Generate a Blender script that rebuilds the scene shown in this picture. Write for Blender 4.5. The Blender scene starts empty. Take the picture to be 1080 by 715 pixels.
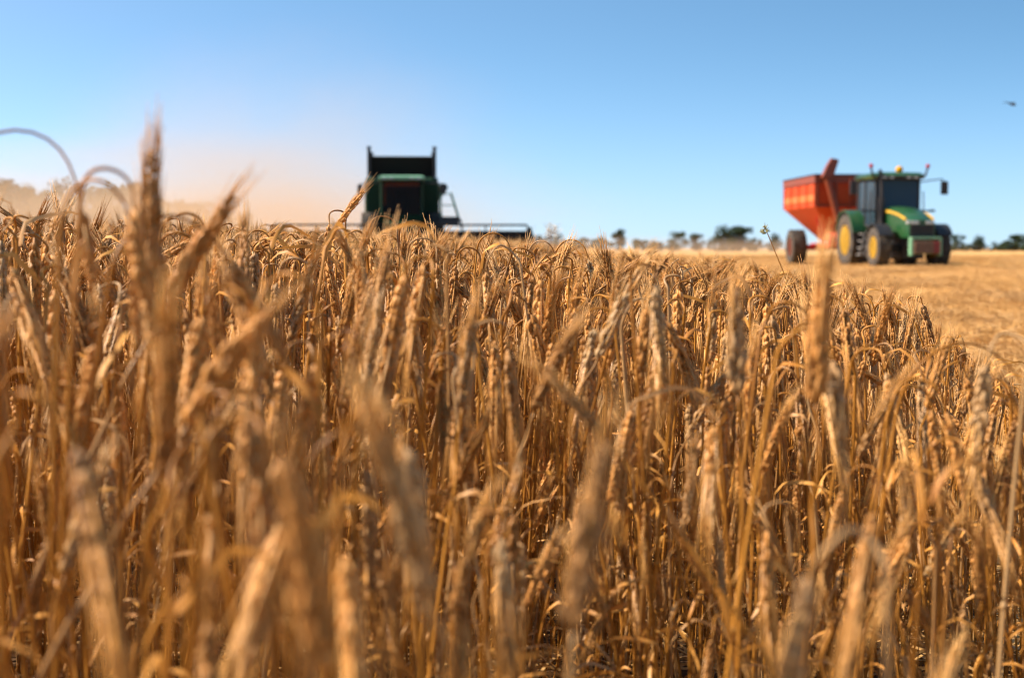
import bpy, math, random
import numpy as np
from mathutils import Vector, Matrix, Euler
R = math.radians
scene = bpy.context.scene
COL = scene.collection

# ------------------------------------------------------------------ camera, sky, sun, exposure
HC = 0.65
FPX, CX, CY, HORIZON = 1500.0, 540.0, 357.5, 262.0
PITCH = math.atan((CY - HORIZON) / FPX)
cam_d = bpy.data.cameras.new('camera')
cam = bpy.data.objects.new('camera', cam_d); COL.objects.link(cam)
cam.location = (0, 0, HC); cam.rotation_euler = (R(90) - PITCH, 0, 0)
cam_d.sensor_width = 36; cam_d.lens = 50; cam_d.clip_start = 0.02; cam_d.clip_end = 6000
cam_d.dof.use_dof = True; cam_d.dof.focus_distance = 2.5; cam_d.dof.aperture_fstop = 5.8
scene.camera = cam

SUN_AZ, SUN_EL = (-0.995, 0.10), 42.0
world = bpy.data.worlds.new('World'); scene.world = world; world.use_nodes = True
wn, wl = world.node_tree.nodes, world.node_tree.links
wn.clear()
tc = wn.new('ShaderNodeTexCoord')
sep = wn.new('ShaderNodeSeparateXYZ'); com = wn.new('ShaderNodeCombineXYZ')
zz = wn.new('ShaderNodeMath'); zz.operation = 'MULTIPLY'                        # z -> 0.12 + 0.9 z + 13 z^2: the clear blue comes down low, as in dry summer air
z2 = wn.new('ShaderNodeMath'); z2.operation = 'MULTIPLY_ADD'; z2.inputs[1].default_value = 13.0
z1 = wn.new('ShaderNodeMath'); z1.operation = 'MULTIPLY_ADD'; z1.inputs[1].default_value = 0.9; z1.inputs[2].default_value = 0.12
nrm = wn.new('ShaderNodeVectorMath'); nrm.operation = 'NORMALIZE'
sky = wn.new('ShaderNodeTexSky'); sky.sky_type = 'NISHITA'; sky.sun_disc = False
sky.sun_elevation = R(SUN_EL); sky.sun_rotation = math.atan2(SUN_AZ[0], SUN_AZ[1])
sky.altitude = 0; sky.air_density = 1.1; sky.dust_density = 1.6; sky.ozone_density = 2.6
hsv = wn.new('ShaderNodeHueSaturation'); hsv.inputs['Saturation'].default_value = 1.2; hsv.inputs['Hue'].default_value = 0.477
bg = wn.new('ShaderNodeBackground'); bg.inputs['Strength'].default_value = 0.112
wo = wn.new('ShaderNodeOutputWorld')
wl.new(tc.outputs['Generated'], sep.inputs[0]); wl.new(sep.outputs['Z'], zz.inputs[0]); wl.new(sep.outputs['Z'], zz.inputs[1])
wl.new(sep.outputs['Z'], z1.inputs[0]); wl.new(zz.outputs[0], z2.inputs[0]); wl.new(z1.outputs[0], z2.inputs[2])
wl.new(sep.outputs['X'], com.inputs['X']); wl.new(sep.outputs['Y'], com.inputs['Y']); wl.new(z2.outputs[0], com.inputs['Z']); wl.new(com.outputs[0], nrm.inputs[0])
wl.new(nrm.outputs[0], sky.inputs['Vector']); wl.new(sky.outputs[0], hsv.inputs['Color'])
tint = wn.new('ShaderNodeMix'); tint.data_type = 'RGBA'; tint.blend_type = 'MULTIPLY'; tint.inputs['Factor'].default_value = 1.0; tint.inputs[7].default_value = (1.06, 0.90, 0.94, 1)
wl.new(hsv.outputs[0], tint.inputs[6]); wl.new(tint.outputs[2], bg.inputs[0]); wl.new(bg.outputs[0], wo.inputs[0])

sun_d = bpy.data.lights.new('sun', 'SUN'); sun_d.energy = 5.0; sun_d.angle = R(0.5); sun_d.color = (1.0, 0.87, 0.72)
sun = bpy.data.objects.new('sun', sun_d); COL.objects.link(sun)
ce = math.cos(R(SUN_EL)); a_ = Vector(SUN_AZ).normalized()
SUN_DIR = Vector((a_.x * ce, a_.y * ce, math.sin(R(SUN_EL))))
sun.rotation_euler = SUN_DIR.to_track_quat('Z', 'Y').to_euler(); sun.location = (-30, 20, 40)

vs = scene.view_settings
vs.view_transform = 'Standard'; vs.look = 'None'; vs.exposure = 1.16; vs.gamma = 1.0; vs.use_curve_mapping = False
scene.render.engine = 'CYCLES'
cy = scene.cycles
cy.max_bounces = 6; cy.diffuse_bounces = 2; cy.glossy_bounces = 2; cy.transmission_bounces = 4
cy.transparent_max_bounces = 8; cy.volume_bounces = 1; cy.volume_step_rate = 2.0; cy.volume_max_steps = 128
cy.use_denoising = True; cy.filter_width = 1.1; cy.sample_clamp_indirect = 4.0; cy.caustics_reflective = False; cy.caustics_refractive = False

# ------------------------------------------------------------------ helpers
rng = np.random.default_rng(7)

def px_dir(px, py):
    c, s = math.cos(PITCH), math.sin(PITCH)
    x, y = (px - CX) / FPX, -(py - CY) / FPX
    return Vector((x, c + y * s, -s + y * c))
def at(px, py, Y):
    d = px_dir(px, py); t = Y / d.y
    return Vector((0, 0, HC)) + d * t
def project(P):                                    # numpy (n,3) -> px, py
    P = np.asarray(P, float) - np.array([0, 0, HC])
    c, s = math.cos(PITCH), math.sin(PITCH)
    dep = P[..., 1] * c - P[..., 2] * s
    up = P[..., 1] * s + P[..., 2] * c
    return CX + FPX * P[..., 0] / dep, CY - FPX * up / dep

GU = ([-2.0, -0.36, -0.16, -0.08, 0.01, 0.10, 2.0], [0.013, 0.013, 0.0105, 0.0085, 0.004, 0.0, 0.0])
def ground(X, Y):
    Y = np.asarray(Y, float); X = np.asarray(X, float)
    u = np.where(Y > 0.5, X / np.maximum(Y, 0.5), 0.0)
    yy = np.clip(Y, 0, None); yy = np.where(yy > 75, 75 + 12 * np.tanh((yy - 75) / 60), yy)
    return yy * np.interp(u, *GU)
def edge_x(Y):                                     # where the standing crop ends, to the right
    return np.interp(Y, [0, 0.8, 1.4, 2.0, 2.8, 4.0, 5.5, 7.5, 10, 20, 40, 60, 90],
                     [0.95, 0.90, 0.86, 0.80, 0.80, 0.88, 1.02, 0.98, 0.80, 0.62, 0.45, 0.25, -1.5])

class MB:
    def __init__(s): s.v = []; s.f = []; s.m = []; s.mat = 0
    def add(s, verts, faces):
        o = len(s.v); s.v.extend(tuple(map(float, p)) for p in verts)
        s.f.extend(tuple(i + o for i in f) for f in faces); s.m.extend([s.mat] * len(faces)); return s
    def box(s, c, d, rot=None):
        h = Vector(d) / 2; M = Euler(rot).to_matrix() if rot else Matrix.Identity(3)
        P = [Vector(c) + M @ Vector((x * h.x, y * h.y, z * h.z)) for x in (-1, 1) for y in (-1, 1) for z in (-1, 1)]
        return s.add(P, [(0, 1, 3, 2), (4, 6, 7, 5), (0, 4, 5, 1), (2, 3, 7, 6), (0, 2, 6, 4), (1, 5, 7, 3)])
    def loft(s, rings, caps=True):
        n = len(rings[0]); P = [p for r in rings for p in r]; F = []
        for k in range(len(rings) - 1):
            for i in range(n):
                j = (i + 1) % n; F.append((k * n + i, k * n + j, (k + 1) * n + j, (k + 1) * n + i))
        if caps: F += [tuple(range(n))[::-1], tuple((len(rings) - 1) * n + i for i in range(n))]
        return s.add(P, F)
    def tube(s, pts, rad, n=8):
        pts = [Vector(p) for p in pts]
        if not hasattr(rad, '__len__'): rad = [rad] * len(pts)
        T0 = (pts[1] - pts[0]).normalized(); N = T0.orthogonal().normalized(); rings = []
        for i, p in enumerate(pts):
            T = (pts[min(i + 1, len(pts) - 1)] - pts[max(i - 1, 0)]).normalized()
            N = (N - T * N.dot(T)).normalized(); B = T.cross(N)
            rings.append([p + (N * math.cos(2 * math.pi * k / n) + B * math.sin(2 * math.pi * k / n)) * rad[i] for k in range(n)])
        return s.loft(rings)
    def lathe_x(s, prof, c, n=40):                 # profile of (x, radius), turned about the x axis through c
        rings = [[Vector(c) + Vector((x, r * math.cos(2 * math.pi * k / n), r * math.sin(2 * math.pi * k / n))) for k in range(n)] for x, r in prof]
        return s.loft(rings)
    def prism_x(s, poly, x0, x1):                  # polygon in (y, z) pushed along x
        return s.loft([[(x0, y, z) for y, z in poly], [(x1, y, z) for y, z in poly]])
    def prism_y(s, poly, y0, y1):                  # polygon in (x, z) pushed along y
        return s.loft([[(x, y0, z) for x, z in poly], [(x, y1, z) for x, z in poly]])
    def ball(s, c, r, n=12, m=8):
        r = Vector((r, r, r)) if not hasattr(r, '__len__') else Vector(r)
        rings = []
        for k in range(m + 1):
            t = math.pi * k / m
            rings.append([Vector(c) + Vector((r.x * max(math.sin(t), 1e-3) * math.cos(2 * math.pi * i / n), r.y * max(math.sin(t), 1e-3) * math.sin(2 * math.pi * i / n), -r.z * math.cos(t))) for i in range(n)])
        return s.loft(rings)
    def mesh(s, name, mats, smooth=False):
        me = bpy.data.meshes.new(name); me.from_pydata(s.v, [], s.f)
        for m in (mats if isinstance(mats, (list, tuple)) else [mats]): me.materials.append(m)
        if any(s.m): me.polygons.foreach_set('material_index', s.m)
        if smooth: me.polygons.foreach_set('use_smooth', [True] * len(me.polygons))
        me.update(); return me
    def build(s, name, mat, parent=None, smooth=False, bevel=0.0):
        me = s.mesh(name, mat, smooth); o = bpy.data.objects.new(name, me); COL.objects.link(o)
        import bmesh
        bm = bmesh.new(); bm.from_mesh(me); bmesh.ops.recalc_face_normals(bm, faces=bm.faces); bm.to_mesh(me); bm.free()
        if parent: o.parent = parent
        if bevel:
            b = o.modifiers.new('bevel', 'BEVEL'); b.width = bevel; b.segments = 2; b.limit_method = 'ANGLE'; b.angle_limit = R(35)
        if smooth == 'auto':
            me.polygons.foreach_set('use_smooth', [True] * len(me.polygons))
            me.set_sharp_from_angle(angle=R(35))
        return o

def thing(name, label, cat, loc=(0, 0, 0), rotz=0.0, group=None):
    o = bpy.data.objects.new(name, None); COL.objects.link(o); o.empty_display_size = 0.2
    o.location = loc; o.rotation_euler = (0, 0, rotz); tag(o, label, cat, group); return o
def tag(o, label, cat, group=None, kind=None):
    if label: o['label'] = label
    if cat: o['category'] = cat
    if group: o['group'] = group
    if kind: o['kind'] = kind
    return o

# ------------------------------------------------------------------ materials
def mat(name, color, rough=0.5, metal=0.0, vary=0.0, scale=8.0, coat=0.0, dirt=None, dirt_amt=0.0, bump=0.0, spec=0.5, alpha=None):
    m = bpy.data.materials.new(name); m.use_nodes = True
    nt = m.node_tree; b = nt.nodes['Principled BSDF']
    b.inputs['Roughness'].default_value = rough; b.inputs['Metallic'].default_value = metal
    b.inputs['Coat Weight'].default_value = coat; b.inputs['Specular IOR Level'].default_value = spec
    b.inputs['Base Color'].default_value = (*color, 1)
    if vary or dirt:
        t = nt.nodes.new('ShaderNodeTexCoord'); n = nt.nodes.new('ShaderNodeTexNoise')
        n.inputs['Scale'].default_value = scale; n.inputs['Detail'].default_value = 6; n.inputs['Roughness'].default_value = 0.65
        nt.links.new(t.outputs['Object'], n.inputs['Vector'])
        mx = nt.nodes.new('ShaderNodeMix'); mx.data_type = 'RGBA'
        r = nt.nodes.new('ShaderNodeMapRange'); r.inputs['From Min'].default_value = 0.38; r.inputs['From Max'].default_value = 0.68
        r.inputs['To Max'].default_value = dirt_amt if dirt else 1.0
        nt.links.new(n.outputs['Fac'], r.inputs['Value']); nt.links.new(r.outputs[0], mx.inputs['Factor'])
        mx.inputs[6].default_value = (*color, 1)
        mx.inputs[7].default_value = (*(dirt or tuple(c * (1 - vary) for c in color)), 1)
        nt.links.new(mx.outputs[2], b.inputs['Base Color'])
        if bump:
            bp = nt.nodes.new('ShaderNodeBump'); bp.inputs['Strength'].default_value = bump
            nt.links.new(n.outputs['Fac'], bp.inputs['Height']); nt.links.new(bp.outputs[0], b.inputs['Normal'])
    return m
DUST = (0.36, 0.25, 0.13)
def straw(name, ca, cb, rough=0.5, scale=35.0, trans=0.14, spec=0.22, stretch=(1, 1, 0.12), pale=0.55):
    """dry straw: two tones mixed by noise and by the plant, with a little light passing through"""
    m = bpy.data.materials.new(name); m.use_nodes = True
    nt = m.node_tree; b = nt.nodes['Principled BSDF']; out = nt.nodes['Material Output']
    b.inputs['Roughness'].default_value = rough; b.inputs['Specular IOR Level'].default_value = spec
    t = nt.nodes.new('ShaderNodeTexCoord'); mp = nt.nodes.new('ShaderNodeMapping'); mp.inputs['Scale'].default_value = stretch
    n = nt.nodes.new('ShaderNodeTexNoise'); n.inputs['Scale'].default_value = scale; n.inputs['Detail'].default_value = 4
    oi = nt.nodes.new('ShaderNodeObjectInfo')
    nt.links.new(t.outputs['Object'], mp.inputs[0]); nt.links.new(mp.outputs[0], n.inputs['Vector'])
    ma = nt.nodes.new('ShaderNodeMath'); ma.operation = 'MULTIPLY_ADD'; ma.inputs[1].default_value = 0.5
    nt.links.new(oi.outputs['Random'], ma.inputs[0]); nt.links.new(n.outputs['Fac'], ma.inputs[2])
    r = nt.nodes.new('ShaderNodeMapRange'); r.inputs['From Min'].default_value = 0.45; r.inputs['From Max'].default_value = 1.1
    nt.links.new(ma.outputs[0], r.inputs['Value'])
    mx = nt.nodes.new('ShaderNodeMix'); mx.data_type = 'RGBA'; mx.inputs[6].default_value = (*ca, 1); mx.inputs[7].default_value = (*cb, 1)
    nt.links.new(r.outputs[0], mx.inputs['Factor'])
    pr = nt.nodes.new('ShaderNodeMapRange'); pr.inputs['From Min'].default_value = 0.72; pr.inputs['To Max'].default_value = pale   # some plants are bleached
    nt.links.new(oi.outputs['Random'], pr.inputs['Value'])
    mp_ = nt.nodes.new('ShaderNodeMix'); mp_.data_type = 'RGBA'; mp_.inputs[7].default_value = (0.70, 0.48, 0.235, 1)
    nt.links.new(pr.outputs[0], mp_.inputs['Factor']); nt.links.new(mx.outputs[2], mp_.inputs[6]); mx = mp_
    nt.links.new(mx.outputs[2], b.inputs['Base Color'])
    if trans:
        tr = nt.nodes.new('ShaderNodeBsdfTranslucent'); ms = nt.nodes.new('ShaderNodeMixShader'); ms.inputs[0].default_value = trans
        nt.links.new(mx.outputs[2], tr.inputs[0]); nt.links.new(b.outputs[0], ms.inputs[1]); nt.links.new(tr.outputs[0], ms.inputs[2])
        nt.links.new(ms.outputs[0], out.inputs['Surface'])
    return m
M_STEM = straw('straw_stem', (0.50, 0.218, 0.033), (0.18, 0.058, 0.006), 0.42, 30, 0.10)
M_EAR = straw('barley_grain', (0.71, 0.335, 0.088), (0.11, 0.038, 0.007), 0.5, 120, 0.04, stretch=(1, 1, 0.5))
M_AWN = straw('barley_awn', (0.80, 0.45, 0.145), (0.52, 0.22, 0.038), 0.38, 20, 0.15, 0.4)
M_LEAF = straw('dry_leaf', (0.70, 0.350, 0.080), (0.36, 0.120, 0.014), 0.5, 25, 0.2)
BARLEY = [M_STEM, M_EAR, M_AWN, M_LEAF]
M_STUB = straw('stubble_straw', (0.64, 0.385, 0.14), (0.40, 0.205, 0.06), 0.5, 25, 0.12)

# ------------------------------------------------------------------ ground
def make_ground():
    ys = np.unique(np.concatenate([[-60, -10, 0], np.linspace(0.5, 12, 24), np.geomspace(12, 120, 40), np.geomspace(120, 3500, 14)]))
    us = np.concatenate([np.linspace(-2.2, -0.5, 8), np.linspace(-0.45, 0.45, 61), np.linspace(0.5, 2.2, 8)])
    V, F = [], []
    for y in ys:
        w = max(y, 40.0) if y < 40 else y
        for u in us:
            x = u * w; V.append((x, y, float(ground(x, y))))
    n = len(us)
    for i in range(len(ys) - 1):
        for j in range(n - 1): F.append((i * n + j, i * n + j + 1, (i + 1) * n + j + 1, (i + 1) * n + j))
    m = bpy.data.materials.new('stubble_soil'); m.use_nodes = True
    nt = m.node_tree; b = nt.nodes['Principled BSDF']; b.inputs['Roughness'].default_value = 0.95; b.inputs['Specular IOR Level'].default_value = 0.1
    t = nt.nodes.new('ShaderNodeTexCoord')
    def noise(scale, sc, detail=5):
        mp = nt.nodes.new('ShaderNodeMapping'); mp.inputs['Scale'].default_value = sc
        n_ = nt.nodes.new('ShaderNodeTexNoise'); n_.inputs['Scale'].default_value = scale; n_.inputs['Detail'].default_value = detail; n_.inputs['Roughness'].default_value = 0.7
        nt.links.new(t.outputs['Object'], mp.inputs[0]); nt.links.new(mp.outputs[0], n_.inputs['Vector']); return n_
    n1 = noise(0.35, (0.3, 1, 1)); n2 = noise(6, (1, 0.5, 1), 8); n3 = noise(0.06, (0.35, 1.6, 1))
    def ramp(n_, c0, c1, lo, hi):
        r = nt.nodes.new('ShaderNodeMapRange'); r.inputs['From Min'].default_value = lo; r.inputs['From Max'].default_value = hi
        nt.links.new(n_.outputs['Fac'], r.inputs['Value'])
        x = nt.nodes.new('ShaderNodeMix'); x.data_type = 'RGBA'; x.inputs[6].default_value = (*c0, 1); x.inputs[7].default_value = (*c1, 1)
        nt.links.new(r.outputs[0], x.inputs['Factor']); return x
    x1 = ramp(n2, (0.38, 0.20, 0.065), (0.58, 0.34, 0.125), 0.35, 0.65)
    x2 = ramp(n1, (0.27, 0.125, 0.03), (0.60, 0.38, 0.16), 0.35, 0.65)
    x3 = ramp(n3, (0.50, 0.28, 0.08), (0.62, 0.36, 0.13), 0.4, 0.6)
    for a, bb, fac in ((x1, x2, 0.45),):
        mm = nt.nodes.new('ShaderNodeMix'); mm.data_type = 'RGBA'; mm.inputs['Factor'].default_value = fac
        nt.links.new(a.outputs[2], mm.inputs[6]); nt.links.new(bb.outputs[2], mm.inputs[7])
    m2 = nt.nodes.new('ShaderNodeMix'); m2.data_type = 'RGBA'; m2.inputs['Factor'].default_value = 0.35
    nt.links.new(mm.outputs[2], m2.inputs[6]); nt.links.new(x3.outputs[2], m2.inputs[7]); nt.links.new(m2.outputs[2], b.inputs['Base Color'])
    bp = nt.nodes.new('ShaderNodeBump'); bp.inputs['Strength'].default_value = 0.6; bp.inputs['Distance'].default_value = 0.05
    nt.links.new(n2.outputs['Fac'], bp.inputs['Height']); nt.links.new(bp.outputs[0], b.inputs['Normal'])
    mb = MB(); mb.add(V, F); o = mb.build('ground', m, smooth=True); o['kind'] = 'structure'
    return o
make_ground()
SHADED_SOIL = mat('shaded_soil', (0.075, 0.040, 0.018), 0.95, vary=0.5, scale=9, bump=0.5, spec=0.1)  # bare soil, its colour darkened to paint in shade between the stems
def make_shaded_soil():
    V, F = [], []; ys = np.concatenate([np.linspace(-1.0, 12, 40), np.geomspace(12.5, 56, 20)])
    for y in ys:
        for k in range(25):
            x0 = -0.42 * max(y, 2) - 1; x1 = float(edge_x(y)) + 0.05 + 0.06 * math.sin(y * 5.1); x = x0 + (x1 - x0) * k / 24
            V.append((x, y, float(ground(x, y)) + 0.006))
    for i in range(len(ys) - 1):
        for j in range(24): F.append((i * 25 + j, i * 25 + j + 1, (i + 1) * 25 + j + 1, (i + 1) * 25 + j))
    m = MB(); m.add(V, F); o = m.build('soil', SHADED_SOIL, smooth=True); o['kind'] = 'structure'
make_shaded_soil()

# ------------------------------------------------------------------ barley plants
H0 = 0.62
def stalk_geo(r, nod, lean, H=H0, ear_len=None, awn=1.0, leaves=1, lod=0, neck=None, thick=1.0, twist=None, six=True, awn_len=1.0, taper=0.42):
    """nod, lean in degrees from the vertical. Returns the parts as MB objects and the highest point. The plant bends in its xz plane."""
    ear_len = ear_len or r.uniform(0.074, 0.106)
    neck = neck or r.uniform(0.09, 0.16)
    up_len = 0.10
    N1, N2 = (14, 12) if lod == 0 else (6, 6)
    # direction along: straight part, neck, ear
    def integrate(straight):
        pts = [Vector((0, 0, 0))]; dirs = []; segs = []
        ths = []
        nS = 6 if lod == 0 else 2
        for i in range(nS): ths.append((lean * (0.55 + 0.45 * (i + 0.5) / nS), straight / nS))
        for i in range(N1):
            t = (i + 0.5) / N1; sm = t * t * (3 - 2 * t); ths.append((lean + (nod - lean) * sm, neck / N1))
        for i in range(N2):
            t = (i + 0.5) / N2; ths.append((nod + (4 if nod > 90 else 8) * (t - 0.1), ear_len / N2))
        for th, L in ths:
            d = Vector((math.sin(R(th)), 0, math.cos(R(th)))); pts.append(pts[-1] + d * L); dirs.append(d)
        return pts, nS + N1
    pts, k = integrate(0.3)
    rise = max(p.z for p in pts) - pts[6 if lod == 0 else 2].z
    cosl = math.cos(R(lean * 0.78))
    pts, k = integrate(max(0.05, (H - rise) / cosl + 0.04))
    dz = H - max(p.z for p in pts); pts = [p + Vector((0, 0, dz)) for p in pts]
    apex = max(pts, key=lambda p: p.z).copy()
    wob = r.uniform(0, 6.28); wa = 0.006
    for i in range(1, k): pts[i].y += wa * math.sin(wob + i * 0.7)
    off = pts[k - 1].y
    for i in range(k, len(pts)): pts[i].y += off
    stem = MB(); ear = MB(); awns = MB(); lvs = []
    stem.mat, ear.mat, awns.mat = 0, 1, 2
    sr = 0.00165 * thick
    rads = [sr * (1.15 if i < 4 else 1.0 - 0.5 * max(0, (i - 5) / (k - 4))) for i in range(k + 1)]
    stem.tube(pts[:k + 1], rads, 6 if lod == 0 else 3)
    if lod == 0:                                     # nodes of the straw
        for q in (2, 4): stem.ball(pts[q], (sr * 1.7, sr * 1.7, sr * 2.2), 6, 4)
    E = pts[k:]
    def frame(s):
        f = s * (len(E) - 1); i = min(int(f), len(E) - 2); p = E[i].lerp(E[i + 1], f - i); T = (E[i + 1] - E[i]).normalized()
        return p, T
    if lod >= 1:
        prof = [0.5, 1, 1.05, 0.95, 0.7, 0.3]
        P = [frame(i / 5)[0] for i in range(6)]
        ear.tube(P, [0.0068 * thick * q for q in prof], 5)
        for i in range(3 if lod == 2 else 9):
            p, T = frame(r.uniform(0.3, 1)); d = (T + Vector(r.normal(0, 0.16, 3))).normalized()
            awns.tube([p, p + d * r.uniform(0.07, 0.12)], [0.0007, 0.0003], 3)
    else:
        ear.tube([frame(i / 6)[0] for i in range(7)], [0.0016] * 7, 5)
        tw = r.uniform(0, 3.14) if twist is None else twist
        nn = int(ear_len / 0.0037)
        for i in range(nn):
            s = (i + 0.5) / nn; p, T = frame(s); side = -1 if i % 2 else 1
            N = Vector((0, 1, 0)); N = (N - T * N.dot(T)).normalized(); B = T.cross(N)
            size = (0.72 + 0.45 * math.sin(math.pi * min(1, s * 0.85 + 0.12))) * thick * (1.06 - taper * s * s)
            for q in ((-1, 0, 1) if six else (0,)):
                ang = tw + (math.pi if side < 0 else 0) + q * 1.02 + r.normal(0, 0.24) + s * 0.5
                O = N * math.cos(ang) + B * math.sin(ang)
                big = size * (1.0 if q == 0 else 0.86) * r.uniform(0.72, 1.16)
                L, W = 0.0112 * big, 0.0021 * big
                out = r.uniform(0.10, 0.42)
                D = (T + O * out).normalized()
                b0 = p + O * 0.0016 * thick
                S = T.cross(O).normalized(); O2 = S.cross(D)
                rings = []
                for tt, ww in ((0, 0.35), (0.3, 1.0), (0.62, 0.92), (1.0, 0.10)):
                    c = b0 + D * L * tt + O2 * W * 0.5 * math.sin(math.pi * tt)
                    rings.append([c + S * W * ww * math.cos(x) + O2 * W * 0.85 * ww * math.sin(x) for x in (0, 1.257, 2.513, 3.77, 5.027)])
                ear.loft(rings, caps=False)
                if r.random() < awn * (1.0 if q == 0 else 0.55):
                    tip = b0 + D * L * 0.95
                    d2 = (T * 1.0 + O * r.uniform(-0.06, 0.12) + Vector(r.normal(0, 0.03, 3))).normalized()
                    Lw = r.uniform(0.05, 0.105) * (1.0 - 0.25 * s) * awn_len
                    p1 = tip + d2 * Lw * 0.5; d3 = (d2 + O * r.normal(0.0, 0.06) + Vector((0, 0, -0.06))).normalized()
                    awns.tube([tip, p1, p1 + d3 * Lw * 0.5], [0.00062, 0.00048, 0.00018], 3)
    for _ in range(leaves):
        i = r.integers(2, 6) if lod == 0 else 1
        p = pts[i].lerp(pts[i + 1], r.random()); az = r.uniform(0, 6.28); L = r.uniform(0.06, 0.15); W = r.uniform(0.0020, 0.0040)
        th = r.uniform(0.15, 0.6); dth = r.uniform(0.7, 2.3); tws = r.uniform(-4.5, 4.5); kink = r.integers(2, 7); n = 9 if lod == 0 else 3
        V = []; q = p.copy()
        for j in range(n + 1):
            t = j / n; h = Vector((math.cos(az), math.sin(az), 0)); a = th + dth * t + (r.normal(0, 0.10) if lod == 0 else 0) + (0.5 if j >= kink else 0)
            d = h * math.sin(a) + Vector((0, 0, math.cos(a)))
            S = h.cross(Vector((0, 0, 1))); U = S.cross(d); ta = tws * t
            wv = S * math.cos(ta) + U * math.sin(ta); w = W * (1 - t ** 2.2) * (0.6 + 0.4 * min(1, t * 6)) + 0.0002
            V += [q - wv * w, q + U * w * 0.35, q + wv * w]; q = q + d * (L / n)
        F = []
        for j in range(n):
            for e in (0, 1): F.append((j * 3 + e, j * 3 + e + 1, j * 3 + e + 4, j * 3 + e + 3))
        leaf = MB(); leaf.mat = 3; leaf.add(V, F); lvs.append(leaf)
    return dict(stem=stem, ear=ear, awns=awns, **{f'leaf{i}': l for i, l in enumerate(lvs)}), apex, E[-1].copy(), E[0].copy()

def merged(parts):
    mb = MB()
    for p in parts.values():
        o = len(mb.v); mb.v += p.v; mb.f += [tuple(i + o for i in f) for f in p.f]; mb.m += p.m
    return mb

class Variant: pass
VARS = []
vr = np.random.default_rng(21)
SPECS = []
for i in range(34):
    if i < 11: SPECS.append((vr.uniform(-6, 26), vr.uniform(-7, 9)))         # upright ears
    elif i < 13: SPECS.append((vr.uniform(40, 75), vr.uniform(0, 10)))     # half bent
    else: SPECS.append((vr.uniform(158, 184), vr.uniform(-6, 10)))         # nodding right over
def make_variant(r, nod, lean, **kw):
    v = Variant(); v.nod, v.lean = nod, lean
    parts, v.apex, v.tip, v.eb = stalk_geo(r, nod, lean, **kw)
    v.parts = parts
    v.mesh = {k_: p.mesh('barley_' + k_.rstrip('0123456789'), BARLEY, smooth=True) for k_, p in parts.items() if p.f}
    return v
for i, (nod, lean) in enumerate(SPECS):
    VARS.append(make_variant(vr, nod, lean, awn=float(vr.choice([0.8, 1.0, 1.0])), leaves=int(vr.integers(1, 4)),
                             thick=vr.uniform(0.96, 1.30), neck=vr.uniform(0.05, 0.10) if nod > 130 else None, awn_len=0.6 if nod < 60 else 1.15))
# extra near-bare broken straws without an ear come out as bent variants

# positions of the standing crop near the camera
def scatter(y0, y1, dens, r, margin=0.45):
    A = []
    n = int((y1 - y0) * (0.74 * (y0 + y1) / 2 + 2 * margin) * dens * 2.2)
    Y = r.uniform(y0, y1, n); X = r.uniform(-1, 1, n) * (0.37 * y1 + margin)
    ok = (np.abs(X) < 0.37 * Y + margin) & (X < edge_x(Y) + r.normal(0, 0.04, n))
    X, Y = X[ok], Y[ok]
    want = int(len(X) * dens / (n / ((y1 - y0) * 2 * (0.37 * y1 + margin))))
    return X[:want], Y[:want]
sr_ = np.random.default_rng(5)
bands = [scatter(0.34, 1.0, 210, sr_, 0.40), scatter(1.0, 1.7, 330, sr_), scatter(1.7, 2.3, 500, sr_), scatter(2.3, 4.5, 500, sr_), scatter(4.5, 8.0, 320, sr_, 0.3), scatter(8.0, 13.0, 130, sr_, 0.3)]
low_band = scatter(1.25, 2.6, 190, sr_); N_TALL = sum(len(b[0]) for b in bands); bands.append(low_band)   # short tillers under the canopy
SX = np.concatenate([b[0] for b in bands]); SY = np.concatenate([b[1] for b in bands]); NS = len(SX)
SV = sr_.integers(0, len(VARS), NS)
SV = np.where((SY < 1.8) & ((SV == 11) | (SV == 12)), sr_.integers(0, 11, NS), SV)
SROT = sr_.uniform(-math.pi, math.pi, NS)
flat = sr_.random(NS) < 0.6                                   # most bend across the view, with the wind
SROT = np.where(flat, np.where(sr_.random(NS) < 0.55, 0.0, math.pi) + sr_.normal(0, 0.45, NS), SROT)
STX, STY = sr_.normal(0, 0.055, NS), sr_.normal(0, 0.055, NS)
fall = sr_.random(NS) < 0.035
STX = np.where(fall, STX * 6, STX); STY = np.where(fall, STY * 6, STY)
SZ = ground(SX, SY)
u_ = SX / np.maximum(SY, 0.5)
HM = np.interp(u_, [-0.36, -0.1, 0.05, 0.2, 0.36], [0.675, 0.655, 0.630, 0.60, 0.56])
SH = HM - np.abs(sr_.normal(0, 0.060, NS)) + sr_.normal(0, 0.012, NS)
SH = np.where(sr_.random(NS) < 0.55, SH - sr_.uniform(0, 0.36, NS), SH)
SH = np.where(SY < 1.3, HM - 0.03 - sr_.uniform(0, 1, NS) * 0.20 * np.clip(SY, 0.5, 1) - np.where(u_ > -0.1, 0.035, 0), SH)
SH[N_TALL:] = sr_.uniform(0.20, 0.46, NS - N_TALL)
STX[N_TALL:] *= 3.5; STY[N_TALL:] *= 3.5
SS = SH / H0
LOFF = np.where(u_ < -0.06, np.abs(sr_.normal(0, 13, NS)), np.abs(sr_.normal(0, 3, NS)))
LIM = ([-60, 0, 60, 150, 200, 250, 300, 350, 430, 540, 600, 700, 760, 800, 860, 900, 960, 1000, 1040, 1080, 1140],
       [212, 212, 213, 216, 226, 230, 238, 243, 251, 257, 262, 268, 272, 280, 294, 302, 320, 352, 387, 407, 430])
APEX = np.array([[*v.apex] for v in VARS])
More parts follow.
